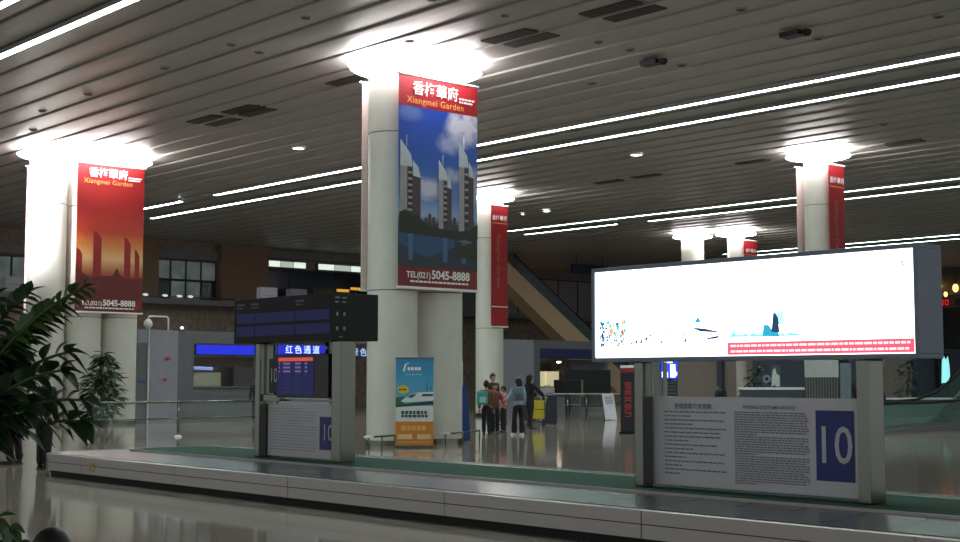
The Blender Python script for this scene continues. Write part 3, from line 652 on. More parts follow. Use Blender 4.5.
# lower stainless barrier in front of that booth
bar = thing('barrier_rail', 'pale crowd barrier rail between the travellers and the white stand', 'barrier', (-39.0, 39.1, 0))
b = MB(); P0 = Vector((0, 0, 0)); P1 = Vector((2.0, 2.3, 0)) 
b.tube([P0 + Vector((0, 0, .93)), P1 + Vector((0, 0, .93))], .035, STEELH); b.build('top_rail', bar)
b = MB(); b.tube([P0 + Vector((0, 0, .5)), P1 + Vector((0, 0, .5))], .02, STEEL, 6); b.build('mid_rail', bar)
for i in range(5):
    q = P0.lerp(P1, i / 4); MB().tube([q, q + Vector((0, 0, .93))], .035, STEEL).build('post', bar)
b = MB()
for i in range(4):
    q0 = P0.lerp(P1, i / 4 + .03); q1 = P0.lerp(P1, (i + 1) / 4 - .03)
    b.poly([q0 + Vector((0, 0, .1)), q1 + Vector((0, 0, .1)), q1 + Vector((0, 0, .9)), q0 + Vector((0, 0, .9))], GLASS)
b.build('glass_panel', bar)
c = thing('leaning_notice', 'narrow tilted white notice stand on the shiny floor', 'sign stand', (-34.66, 38.05, 0), math.radians(44))
q = MB(); q.mesh([(-.22, -.28, 0.02), (.22, -.28, .02), (.10, .0, .98), (-.34, 0, .98), (-.22, -.25, .02), (.22, -.25, .02), (.10, .03, .98), (-.34, .03, .98)], [(0, 1, 2, 3), (7, 6, 5, 4), (0, 4, 5, 1), (1, 5, 6, 2), (2, 6, 7, 3), (3, 7, 4, 0)], M('notice_white', (205, 200, 210), .6)); q.build('panel', c)
MB().tube([(-.1, .0, .9), (-.05, .35, 0)], .015, STEEL, 6).build('prop_leg', c)
q = MB()
for i in range(5):
    z = .85 - i * .06; xo = -.33 + .12 * (1 - z) * 1.0; q.poly([(xo + .06, -.295 * (1 - z) - .012, z), (xo + .36, -.295 * (1 - z) - .012, z), (xo + .36, -.295 * (1 - z) + .0, z + .03 - .0), (xo + .06, -.295 * (1 - z) + .0, z + .03)], M('ink_mauve', (150, 130, 150), .6))
q.build('small_print', c)

# dark totem with red vertical lettering
c = thing('advertising_totem', 'tall black totem with red vertical lettering beside the near kiosk', 'totem', (-25.62, 28.98, 0), math.radians(44))
MB().box(-.30, .20, 0, .26, .05, 1.86, M('totem_black', (20, 26, 34), .35), .015).build('body', c)
MB().box(.20, .24, .02, .24, .05, 1.86, M('totem_side', (60, 34, 40), .5)).build('side_strip', c)
MB().box(-.30, .20, -.005, .26, 1.86, 1.94, WHITE, .01).build('cap', c)
q = MB(); rect(q, -.29, .19, 1.74, 1.85, M('totem_red', (150, 36, 40), .5), -.006); q.build('red_band', c)
MB().box(-.34, .26, -.05, .32, 0, .05, BLACK, .01).build('base', c)
q = MB(); rnd = random.Random(4); zz = 1.44
while zz > .5:
    for (a0, a1, c0, c1) in ((-.18, .0, 0, .018), (-.18, -.16, -.06, .0), (-.02, .0, -.06, 0), (-.14, -.04, -.04, -.022), (-.18, .0, -.08, -.065)):
        if rnd.random() < .85: rect(q, a0, a1, zz + c0, zz + c1, M('totem_letter_red', (176, 52, 48), .5, emit=.12), -.006)
    zz -= .125
q.build('lettering', c)

# roll-up banner of a white train at the big column
c = thing('roll_up_banner', 'blue and orange roll-up banner showing a white train', 'banner', (-23.82, 19.56, 0), math.atan2(rt.y, rt.x))
PT = ramp_print('print_train_sky', [(0, (96, 168, 190)), (.5, (70, 156, 196)), (1, (44, 128, 178))], 1.0, 2.0, ((120, 190, 210), .6, 3))
MB().box(-.43, .43, -.004, .004, .95, 2.02, PT).box(-.43, .43, -.004, .004, .60, .95, M('rollup_white', (212, 214, 210), .5)).box(-.43, .43, -.004, .004, .06, .60, M('rollup_orange', (206, 128, 44), .5)).build('sheet', c)
MB().box(-.45, .45, -.09, .09, 0, .06, STEEL, .015).build('base', c)
MB().tube([(0, .03, .05), (0, .03, 2.02)], .012, STEEL, 6).build('pole', c); MB().box(-.44, .44, -.015, .015, 2.02, 2.045, STEEL).build('top_bar', c)
q = MB(); ywh = M('train_white', (214, 222, 224), .4); ydk = M('train_window', (40, 74, 92), .3)
flat(q, [(-.43, .92), (.43, .98), (.43, 1.06), (-.43, .98)], M('track_dark', (36, 60, 62), .5), -.007)
flat(q, [(-.31, 1.06), (-.22, 1.03), (.43, 1.07), (.43, 1.27), (.25, 1.26), (.05, 1.25), (-.1, 1.2), (-.22, 1.12)], ywh, -.009)
flat(q, [(-.43, .97), (-.2, .985), (-.3, 1.05), (-.22, 1.17), (-.3, 1.15), (-.43, 1.14)], M('print_bushes', (48, 98, 76), .5), -.008)
flat(q, [(-.17, 1.14), (-.05, 1.13), (.06, 1.23), (-.08, 1.2)], ydk, -.011); flat(q, [(.16, 1.16), (.42, 1.17), (.42, 1.22), (.18, 1.22)], ydk, -.011)
flat(q, [(.27, 1.25), (.29, 1.25), (.285, 1.52), (.275, 1.52)], M('print_spire', (52, 110, 120), .5), -.007); q.ball((.28, -.008, 1.36), .022, M('print_spire', (52, 110, 120)), (1, .2, 1)); 
flat(q, [(.36, 1.25), (.38, 1.25), (.38, 1.42), (.36, 1.42)], M('print_spire', (52, 110, 120)), -.007)
q.build('train_picture', c, weld=False)
q = MB(); q.poly([(-.26 + .13 * math.cos(a * PI / 8), -.010, 1.32 + .10 * math.sin(a * PI / 8)) for a in range(16)], M('badge_yellow', (214, 186, 40), .5)); q.build('badge', c)
q = MB(); rnd = random.Random(8)
flat(q, [(-.27, 1.75), (-.23, 1.72), (-.19, 1.88), (-.1, 1.93), (-.22, 1.9)], INKW, -.01); dashes(q, -.16, .14, 1.79, .07, INKW, -.01, rnd, 1, .05, .07, .02)
dashes(q, -.2, .2, 1.66, .03, M('ink_cyan', (130, 196, 214), .5), -.01, rnd, 1, .04, .08, .02)
dashes(q, -.3, .28, .80, .075, M('ink_teal', (34, 84, 84), .5), -.01, rnd, 1, .05, .09, .02); dashes(q, -.3, .3, .72, .06, M('ink_teal', (34, 84, 84)), -.01, rnd, 1, .06, .1, .015)
dashes(q, -.3, .3, .45, .10, M('ink_gold', (226, 168, 92)), -.01, rnd, 1, .07, .12, .02)
rect(q, -.38, -.05, .20, .31, M('rollup_pale', (226, 190, 140), .5), -.01); rect(q, .06, .38, .20, .31, M('rollup_pale', (226, 190, 140)), -.01)
dashes(q, -.35, .35, .13, .03, M('ink_gold', (226, 168, 92)), -.01, rnd, 1, .04, .08, .02)
dashes(q, -.36, -.16, 1.32, .04, M('ink_brown', (90, 70, 30), .5), -.012, rnd, 1, .04, .06, .01)
q.build('lettering', c, weld=False)
# blue folded flag-like stand right of the column
c = thing('blue_flag_stand', 'slim blue furled banner stand between the two white columns', 'banner', (-25.55, 22.6, 0), AW)
FB_ = M('flag_blue', (34, 70, 142), .6)
q = MB(); q.mesh([(-.12, 0, .04), (.16, 0, .04), (.10, 0, .9), (0.02, 0, 1.55), (-.1, 0, 1.2), (-.12, .05, .04), (.16, .05, .04), (.10, .05, .9), (.02, .05, 1.55), (-.1, .05, 1.2)], [(0, 1, 2, 3, 4), (9, 8, 7, 6, 5), (0, 5, 6, 1), (1, 6, 7, 2), (2, 7, 8, 3), (3, 8, 9, 4), (4, 9, 5, 0)], FB_); q.build('cloth', c)
MB().tube([(-.06, .07, 0), (-.06, .07, 2.0)], .018, WHITE, 8).build('pole', c); MB().lathe([(.001, 0), (.2, 0), (.2, .03), (.02, .05)], STEEL, -.02, .02, 20).build('base', c)

# low guard rails at the foot of the big column
def low_rail(p0, p1, label, h=.27, n=3):
    r = thing('guard_rail', label, 'rail', (*p0, 0)); d = Vector((p1[0] - p0[0], p1[1] - p0[1], 0))
    MB().tube([Vector((0, 0, h)), d + Vector((0, 0, h))], .022, STEEL).build('top_rail', r)
    for i in range(n):
        q = d * (i / (n - 1)); MB().tube([q, q + Vector((0, 0, h))], .018, STEEL).build('post', r)
    MB().box(-.12, .12, -.05, .05, h - .02, h + .03, WHITE, .01).build('end_cap', r)
low_rail((-24.3, 20.9), (-25.15, 22.75), 'low steel guard rail right of the train banner')
low_rail((-24.0, 18.4), (-24.4, 19.45), 'low steel guard rail left of the train banner')

# barrier at left
br = thing('barrier_rail', 'stainless barrier rail with two posts in front of the leftmost column', 'barrier', (-32.5, 15.9, 0))
MB().tube([(0, -.05, .94), (0, 6.0, .94)], .032, STEEL).build('top_rail', br); MB().tube([(0, 0, .5), (0, 6.0, .5)], .02, STEEL, 6).build('mid_rail', br)
for i in range(3):
    MB().tube([(0, i * 2.58, 0), (0, i * 2.58, .94)], .04, STEEL).build('post', br)
    MB().lathe([(.10, 0), (.10, .03), (.045, .06)], WHITE, 0, i * 2.58, 20).build('post_foot', br)
b = MB()
for i in range(2): b.poly([(0, i * 2.58 + .1, .12), (0, i * 2.58 + 2.48, .12), (0, i * 2.58 + 2.48, .88), (0, i * 2.58 + .1, .88)], GLASS)
b.build('glass_panel', br)

# ================================================================== RIGHT BACKGROUND (seen under the billboard)
BEI = M('beige_wall', (160, 144, 136), .6); WD = M('booth_slate', (92, 96, 112), .6)
b = MB(); pbox(b, 49.7, 51.6, 0, 3.27, GREYD); pbox(b, 51.9, 55.3, 0, 3.27, BEI); pbox(b, 55.3, 56.1, 0, 3.27, WD, XP - .4, XP - .2); pbox(b, 56.1, 58.2, 0, 3.27, BEI, XP - .1, XP + .1); pbox(b, 58.2, 63.9, 0, 3.27, WD, XP - .4, XP - .2)
pbox(b, 68.0, 71.0, 0, 3.27, WD, XP - .4, XP - .2); pbox(b, 71.0, 74.0, 0, 3.4, BEI, XP - .1, XP + .1); pbox(b, 74.0, 86, 0, 3.4, WD, XP - .4, XP - .2)
tag(b.build('partition_wall'), 'row of beige and slate partitions seen below the billboard', 'partition')
c = thing('glass_cabinet', 'tall glazed cabinet seen just right of the near kiosk left post', 'cabinet', (-26.21, 30.65, 0), AW)
MB().box(-.18, .20, 0, .3, 0, 2.35, M('cabinet_glass_grey', (108, 116, 112), .3), .01).build('body', c); MB().box(-.22, -.18, -.02, .3, 0, 2.4, STEEL).build('frame', c); MB().box(.20, .23, -.02, .3, 0, 2.4, STEEL).build('frame', c)
c = thing('information_terminal', 'information terminal with a bright blue and white screen below the billboard', 'terminal', (-25.90, 30.98, 0), AW)
MB().box(-.24, .25, 0, .4, 0, 1.50, M('terminal_dark', (40, 44, 50), .5), .02).build('cabinet', c)
MB().box(-.26, .27, -.04, .3, 1.53, 2.13, DARK, .02).box(-.05, .05, .05, .2, 1.45, 1.55, DARK).build('monitor', c)
q = MB(); rect(q, -.24, .25, 1.56, 2.10, E('terminal_blue', (30, 60, 230), 1.1), -.045)
tw = E('terminal_white', (225, 240, 255), 2.0)
rect(q, -.22, -.04, 1.60, 1.76, tw, -.048); rect(q, .03, .18, 1.60, 1.98, tw, -.048); rect(q, -.16, .10, 2.02, 2.08, tw, -.048); rect(q, .18, .23, 1.66, 1.76, tw, -.048); q.build('screen', c, weld=False)
q = MB()
for i in range(5): q.box(-.2, .2, -.01, .0, 1.42 - i * .1, 1.45 - i * .1, M('shelf_grey', (96, 104, 108), .5))
q.build('shelf', c)
c = thing('reception_counter', 'long counter with a white top edge behind the notice board', 'counter', (-27.42, 38.26, 0), AW)
MB().box(-1.03, 1.03, 0, .6, 0, 1.18, M('counter_slate', (70, 78, 88), .5), .02).build('body', c); MB().box(-1.08, 1.08, -.05, .65, 1.18, 1.26, WHITE, .01).build('top', c)
def plant(loc, H, W, label, n=90, pot=True, seed=1, rgb=(34, 62, 34), L=.28):
    r = thing('potted_plant', label, 'plant', loc); rnd = random.Random(seed)
    mf = M('foliage_%d' % seed, rgb, .5, 0, .35, 9)
    if pot: MB().lathe([(.001, 0), (.16, 0), (.2, .3), (.22, .32), (.2, .34), (.18, .3), (.001, .3)], M('pot_brown', (60, 46, 38), .6), n=20).build('pot', r)
    st = MB(); lf = MB()
    for i in range(7):
        a = rnd.uniform(0, 2 * PI); rr = W * .3 * rnd.random(); st.tube([(0, 0, .3), (rr * .5 * math.cos(a), rr * .5 * math.sin(a), H * .5), (rr * math.cos(a), rr * math.sin(a), H * rnd.uniform(.75, .95))], .012, M('stem_brown', (66, 60, 40), .7), 5)
    for i in range(n):
        t = rnd.random(); z = .35 + (H - .35) * t; a = rnd.uniform(0, 2 * PI); rad = W * .5 * math.sin(PI * min(1, .25 + .72 * t)) * math.sqrt(rnd.random())
        c0 = Vector((rad * math.cos(a), rad * math.sin(a), z)); d = Vector((math.cos(a), math.sin(a), rnd.uniform(-.7, .5))).normalized(); l = L * rnd.uniform(.7, 1.3)
        leaf(lf, c0, d, l, l * .32, mf, rnd)
    st.build('stem', r); lf.build('foliage', r, weld=False); return r
def leaf(mb, c0, d, L, W, m, rnd, droop=.25, nseg=5, twist=None):
    side = d.cross(Vector((0, 0, 1)))
    if side.length < .1: side = Vector((1, 0, 0))
    side.normalize(); tw = rnd.uniform(-.6, .6) if twist is None else twist
    nrm = side.cross(d).normalized(); side = (side * math.cos(tw) + nrm * math.sin(tw)).normalized(); nrm = side.cross(d).normalized()
    vs = []; fs = []
    for k in range(nseg + 1):
        t = k / nseg; wv = W * .5 * math.sin(PI * min(1, (t * .95 + .03)) ** .8) ; c = c0 + d * L * t - Vector((0, 0, 1)) * droop * L * t * t
        vs += [c - side * wv + nrm * wv * .35, c, c + side * wv + nrm * wv * .35]
    for k in range(nseg): a = k * 3; fs += [(a, a + 1, a + 4, a + 3), (a + 1, a + 2, a + 5, a + 4)]
    mb.mesh(vs, fs, m, True)
plant((-41.6, 20.85, 0), 2.4, 1.15, 'bushy green potted plant in front of the leftmost column', 460, True, 2, (44, 70, 42), .34)
plant((-29.0, 39.5, 0), 2.0, .8, 'small dark plant left of the round clock below the billboard', 90, True, 3, (40, 54, 52), .4)
plant((-40.9, 69.9, 0), 2.6, 1.3, 'dark green plant right of the near kiosk post', 110, True, 4, (44, 66, 54), .4)
c = thing('wall_clock', 'small round pale clock standing on the white-topped counter', 'clock', (-27.9, 38.55, 1.55))
c.rotation_euler.z = AW; q = MB(); q.lathe([(.001, 0), (.12, 0), (.14, .03), (.14, .0)], M('clock_rim', (150, 160, 190), .5), n=24); o = q.build('rim', c); o.rotation_euler = (PI / 2, 0, 0)
q = MB(); q.lathe([(.001, .035), (.06, .035), (.06, .03)], DARK, n=16); o = q.build('face', c); o.rotation_euler = (PI / 2, 0, 0); MB().tube([(0, .0, -.12), (0, .0, -.29)], .015, STEEL, 6).build('stand', c)
c = thing('advert_poster', 'narrow pale poster with a dark figure standing on the counter', 'poster', (-27.45, 38.45, 1.26), AW)
MB().box(-.16, .16, -.03, 0, 0, .75, M('poster_slate', (74, 84, 96), .5)).build('sheet', c)
q = MB(); flat(q, [(-.15, .02), (-.05, .10), (.0, .03), (.13, .03), (.12, .40), (.02, .46), (-.02, .66), (-.10, .60), (-.15, .3)], M('poster_pale', (196, 206, 200), .5), -.036); q.build('figure', c)
c = thing('notice_panel', 'blank white panel above a row of bars below the billboard', 'panel', (-24.59, 36.91, 0), AW)
MB().box(-.53, .53, 0, .08, 1.60, 2.35, M('panel_white', (180, 182, 180), .6)).build('panel', c)
q = MB()
for i in range(12): q.box(-.50 + i * .088, -.46 + i * .088, .02, .05, .1, 1.6, M('bar_grey', (120, 124, 122), .4, .4))
q.build('bar', c); MB().box(.58, .92, 0, .08, 0, 2.05, M('panel_bluegrey', (110, 124, 134), .5)).build('side_panel', c)
MB().box(-.53, .53, -.02, .1, 0, .1, STEEL).build('bottom_rail', c); MB().box(-.53, .53, .08, .1, .1, 1.6, M('panel_backing', (70, 74, 78), .6)).build('backing', c)
# right-hand upper background: shop front on the mezzanine
c = thing('shop_front', 'dark upper-floor shop with a small red sign at the right edge', 'shop', (-48.2, YR - .4, 0))
MB().box(-2.4, 6, 0, .35, 2.9, 6.5, M('shop_dark_green', (44, 50, 48), .6)).build('body', c)
MB().box(-2.4, 6, -.1, .35, 7.35, 9.0, M('shop_fascia', (84, 78, 72), .6)).build('fascia', c)
s = MB(); rect(s, -.75, .45, 6.6, 7.1, M('shop_sign_red_back', (80, 18, 20), .5), -.12); rect(s, .8, 2.2, 6.6, 7.1, M('shop_sign_blue', (50, 34, 66), .5), -.12); s.build('sign_board', c)
s = MB()
for x0 in (-.68, -.30, .08):
    for (u0, u1, w0, w1) in ((0, .28, 0, .07), (0, .28, .31, .38), (0, .07, .07, .31), (.21, .28, .07, .31)): rect(s, x0 + u0, x0 + u1, 6.66 + w0, 6.66 + w1, E('shop_sign_red', (225, 30, 40), .8), -.14)
s.build('lettering', c)
for x_, z_, s_, g in ((-48.35, 8.0, .28, 'larger orange lantern at the right edge'), (-47.85, 7.4, .17, 'smallest orange lantern just below and right of the larger one'), (-47.1, 7.8, .26, 'orange lantern cut by the right edge of the picture')):
    r = thing('lantern', g, 'lantern', (x_, YR - .9, z_)); MB().ball((0, 0, 0), s_, E('lantern_glow', (255, 205, 130), 1.6), (.8, .8, 1.15)).build('shade', r); MB().lathe([(s_ * .35, 0), (s_ * .4, .08), (.02, .12)], DARK, n=12).build('cap', r).location = (0, 0, s_ * 1.05); MB().tube([(0, 0, s_), (0, 0, 9.35 - z_)], .015, DARK, 5).build('cord', r)
c = thing('lit_poster', 'glowing cyan poster of a figure near the right edge', 'poster', (-42.8, 77.6, 1.2), PI / 2)
MB().box(-.6, .6, 0, .1, -1.2, 1.9, M('poster_frame_dark', (50, 56, 60), .5)).build('frame', c)
q = MB(); flat(q, [(-.5, .05), (-.15, .1), (.1, .0), (.55, .5), (.5, 1.2), (.35, 1.75), (.1, 1.5), (-.25, 1.85), (-.4, 1.3), (-.45, .6)], E('poster_cyan', (150, 235, 235), .9), -.01); q.build('figure', c)
c = thing('service_counter', 'long counter with a pale top edge behind the escalator glass', 'counter', (-29.2, 51.1, 0), AW)
MB().box(-2.0, 1.9, 0, .6, 0, .69, M('counter_slate', (70, 78, 88)), .02).build('body', c); MB().box(-2.05, 1.95, -.05, .65, .69, .76, WHITE, .01).build('top', c)
# escalator at right, rising away
c = thing('escalator', 'glass-sided escalator with black handrails at the right edge', 'escalator', (-21.0, 37.8, 0), PI / 2)
EG = M('escalator_glass', (120, 160, 150), .06, 0, .05, 2, alpha=.35); EM = M('escalator_metal', (120, 118, 114), .35, .5)
for si, yy_ in enumerate((-.1, 1.3)):
    path = [(-4.2, .50), (-4.4, .68), (-4.2, .86), (-.8, .86), (.8, .90), (2.0, 1.12), (3.2, 1.6), (4.4, 2.25), (9, 4.9)]
    MB().tube([(x_, yy_, z_) for x_, z_ in path], .045, BLACK, 8).build('handrail', c)
    q = MB(); q.poly([(x_, yy_, z_ - .05) for x_, z_ in path[2:]] + [(9, yy_, 4.2), (4.4, yy_, 1.5), (3.0, yy_, .72), (1.6, yy_, .16), (-4.0, yy_, .08), (-4.2, yy_, .3)], EG); q.build('balustrade', c)
    q = MB(); q.poly([(-4.0, yy_ - .06, 0), (2.6, yy_ - .06, 0), (9, yy_ - .06, 3.4), (9, yy_ - .06, 4.25), (4.4, yy_ - .06, 1.6), (3.0, yy_ - .06, .8), (1.5, yy_ - .06, .2), (-3.8, yy_ - .06, .1)], EM); q.poly([(-4.0, yy_ + .06, 0), (2.6, yy_ + .06, 0), (9, yy_ + .06, 3.4), (9, yy_ + .06, 4.25), (4.4, yy_ + .06, 1.6), (3.0, yy_ + .06, .8), (1.5, yy_ + .06, .2), (-3.8, yy_ + .06, .1)], EM)
    q.poly([(-3.8, yy_ - .06, .1), (1.5, yy_ - .06, .2), (1.5, yy_ + .06, .2), (-3.8, yy_ + .06, .1)], EM); q.poly([(3.0, yy_ - .06, .8), (9, yy_ - .06, 4.25), (9, yy_ + .06, 4.25), (3.0, yy_ + .06, .8)], EM); q.build('skirt', c, weld=False)
q = MB(); 
for i in range(22): q.box(1.4 + i * .34, 1.4 + (i + 1) * .34, 0, 1.2, .0 + i * .18, .10 + i * .18, M('step_metal', (70, 72, 74), .4, .6))
q.build('step', c)
# distant escalator with the lit underside
c = thing('escalator', 'distant escalator with a tan-lit underside right of the narrow red banner', 'escalator', (-60.0, 54.5, 0), PI / 2)
TAN = M('escalator_tan', (214, 184, 150), .5); 
q = MB(); q.mesh([(0, 0, 9.2), (0, 0, 8.8), (13.0, 0, 0), (14.8, 0, 0), (14.6, 0, .6), (1.4, 0, 9.14), (0, 1.2, 9.2), (0, 1.2, 8.8), (13.0, 1.2, 0), (14.8, 1.2, 0), (14.6, 1.2, .6), (1.4, 1.2, 9.14)], [(0, 1, 2, 3, 4, 5), (11, 10, 9, 8, 7, 6), (0, 6, 7, 1), (1, 7, 8, 2), (2, 8, 9, 3), (3, 9, 10, 4), (4, 10, 11, 5), (5, 11, 6, 0)], TAN); q.build('truss', c)
q = MB(); q.mesh([(2.7, .02, 8.3), (14.6, .02, .6), (14.6, .02, 1.5), (2.7, .02, 9.15), (2.7, .06, 8.3), (14.6, .06, .6), (14.6, .06, 1.5), (2.7, .06, 9.15)], [(0, 1, 2, 3), (7, 6, 5, 4), (0, 4, 5, 1), (2, 6, 7, 3)], M('escalator_dark_glass', (84, 94, 98), .3)); q.build('balustrade', c)
MB().tube([(2.7, .04, 9.15), (14.6, .04, 1.52)], .06, BLACK).build('handrail', c)
c = thing('hanging_sign', 'dark navy rectangular sign hanging near the ceiling left of the billboard', 'sign', (-58, 61.9, 8.05), PI / 2)
MB().box(-1.6, 1.6, 0, .2, 0, .62, M('sign_dark_navy', (22, 28, 62), .5), .02).build('panel', c)
for sx in (-1.2, 1.2): MB().tube([(sx, .1, .6), (sx, .1, 1.3)], .02, STEEL, 5).build('hanger', c)
# light boxes on the mezzanine, left of the big column
for y0, y1, g in ((44.25, 47.0, 'left lit white panel strip behind, high between the two big columns'), (47.9, 51.6, 'right lit white panel strip behind, touching the big column')):
    r = thing('light_box', g, 'light box', (XF + .34, (y0 + y1) / 2, 8.2), PI / 2); h = (y1 - y0) / 2
    MB().box(-h, h, 0, .32, -.05, .38, GREYD).build('casing', r); q = MB()
    for i in range(3): q.box(-h + 2 * h * i / 3 + .02, -h + 2 * h * (i + 1) / 3 - .03, -.02, 0, 0, .34, E('lit_panel_%d' % i, (222, 240, 225) if i != 1 else (190, 205, 195), .85 if i != 1 else .6))
    q.build('face', r)
for y0, g, cc in ((43.9, 'bright white box cabinet on the upper floor above the display board', (196, 190, 200)), (46.0, 'dimmer grey box cabinet right of the bright one above the display board', (128, 124, 134))):
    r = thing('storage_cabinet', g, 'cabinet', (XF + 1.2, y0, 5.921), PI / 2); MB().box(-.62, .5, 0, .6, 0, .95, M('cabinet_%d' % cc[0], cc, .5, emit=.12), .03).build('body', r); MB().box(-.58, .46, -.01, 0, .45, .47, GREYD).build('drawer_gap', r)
for y0, z0, g in ((49.3, 6.85, 'first small amber lamp above the display board'), (50.35, 7.0, 'second small amber lamp, closer to the big column')):
    r = thing('amber_lamp', g, 'lamp', (XF + 1.0, y0, z0)); MB().box(-.05, .05, -.45, .45, 0, .16, E('amber', (235, 170, 60), .7), .03).build('shade', r); MB().tube([(0, 0, .02), (0, 0, 5.92 - z0)], .03, DARK, 6).build('stem', r)
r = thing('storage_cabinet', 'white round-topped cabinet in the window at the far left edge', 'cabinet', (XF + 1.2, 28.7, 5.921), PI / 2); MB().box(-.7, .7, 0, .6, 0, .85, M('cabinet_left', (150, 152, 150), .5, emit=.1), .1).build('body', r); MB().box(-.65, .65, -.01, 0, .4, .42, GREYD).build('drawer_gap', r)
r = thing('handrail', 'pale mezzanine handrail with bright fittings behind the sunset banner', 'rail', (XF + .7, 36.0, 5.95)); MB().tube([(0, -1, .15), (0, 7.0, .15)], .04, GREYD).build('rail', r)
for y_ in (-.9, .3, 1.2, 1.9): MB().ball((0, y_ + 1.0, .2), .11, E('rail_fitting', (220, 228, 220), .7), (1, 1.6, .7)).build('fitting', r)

for y_, z_, s_, g in ((65.7, 7.35, .12, 'small orange-white lamp on the upper floor, just left of the billboard corner'), (67.2, 7.1, .10, 'small lamp on the upper floor, second from the left near the billboard'), (68.2, 7.15, .11, 'small lamp on the upper floor closest to the billboard')):
    r = thing('wall_lamp', g, 'lamp', (XF + .2, y_, z_)); MB().ball((.1, 0, 0), s_, E('upper_lamp', (255, 190, 140), 5)).build('bulb', r); MB().box(-.2, .06, -.06, .06, -.05, .05, DARK, .01).build('bracket', r)

# ================================================================== PEOPLE
SKIN = M('skin', (176, 132, 108), .6)
HAIRM = M('hair_black', (18, 16, 17), .55)
def skin_mesh(verts, edges, radii, root=0, lvl=1):
    me = bpy.data.meshes.new('s'); me.from_pydata(verts, edges, []); o = bpy.data.objects.new('s', me); COL.objects.link(o)
    md = o.modifiers.new('k', 'SKIN'); md.use_smooth_shade = True
    for i, v in enumerate(me.skin_vertices[0].data):
        rr = radii[i]; v.radius = rr if isinstance(rr, tuple) else (rr, rr); v.use_root = (i == root)
    sb = o.modifiers.new('q', 'SUBSURF'); sb.levels = lvl; sb.render_levels = lvl
    dg = bpy.context.evaluated_depsgraph_get(); e = o.evaluated_get(dg); m2 = e.to_mesh()
    vs = [v.co[:] for v in m2.vertices]; fs = [tuple(p.vertices) for p in m2.polygons]; e.to_mesh_clear()
    bpy.data.objects.remove(o); bpy.data.meshes.remove(me)
    return vs, fs
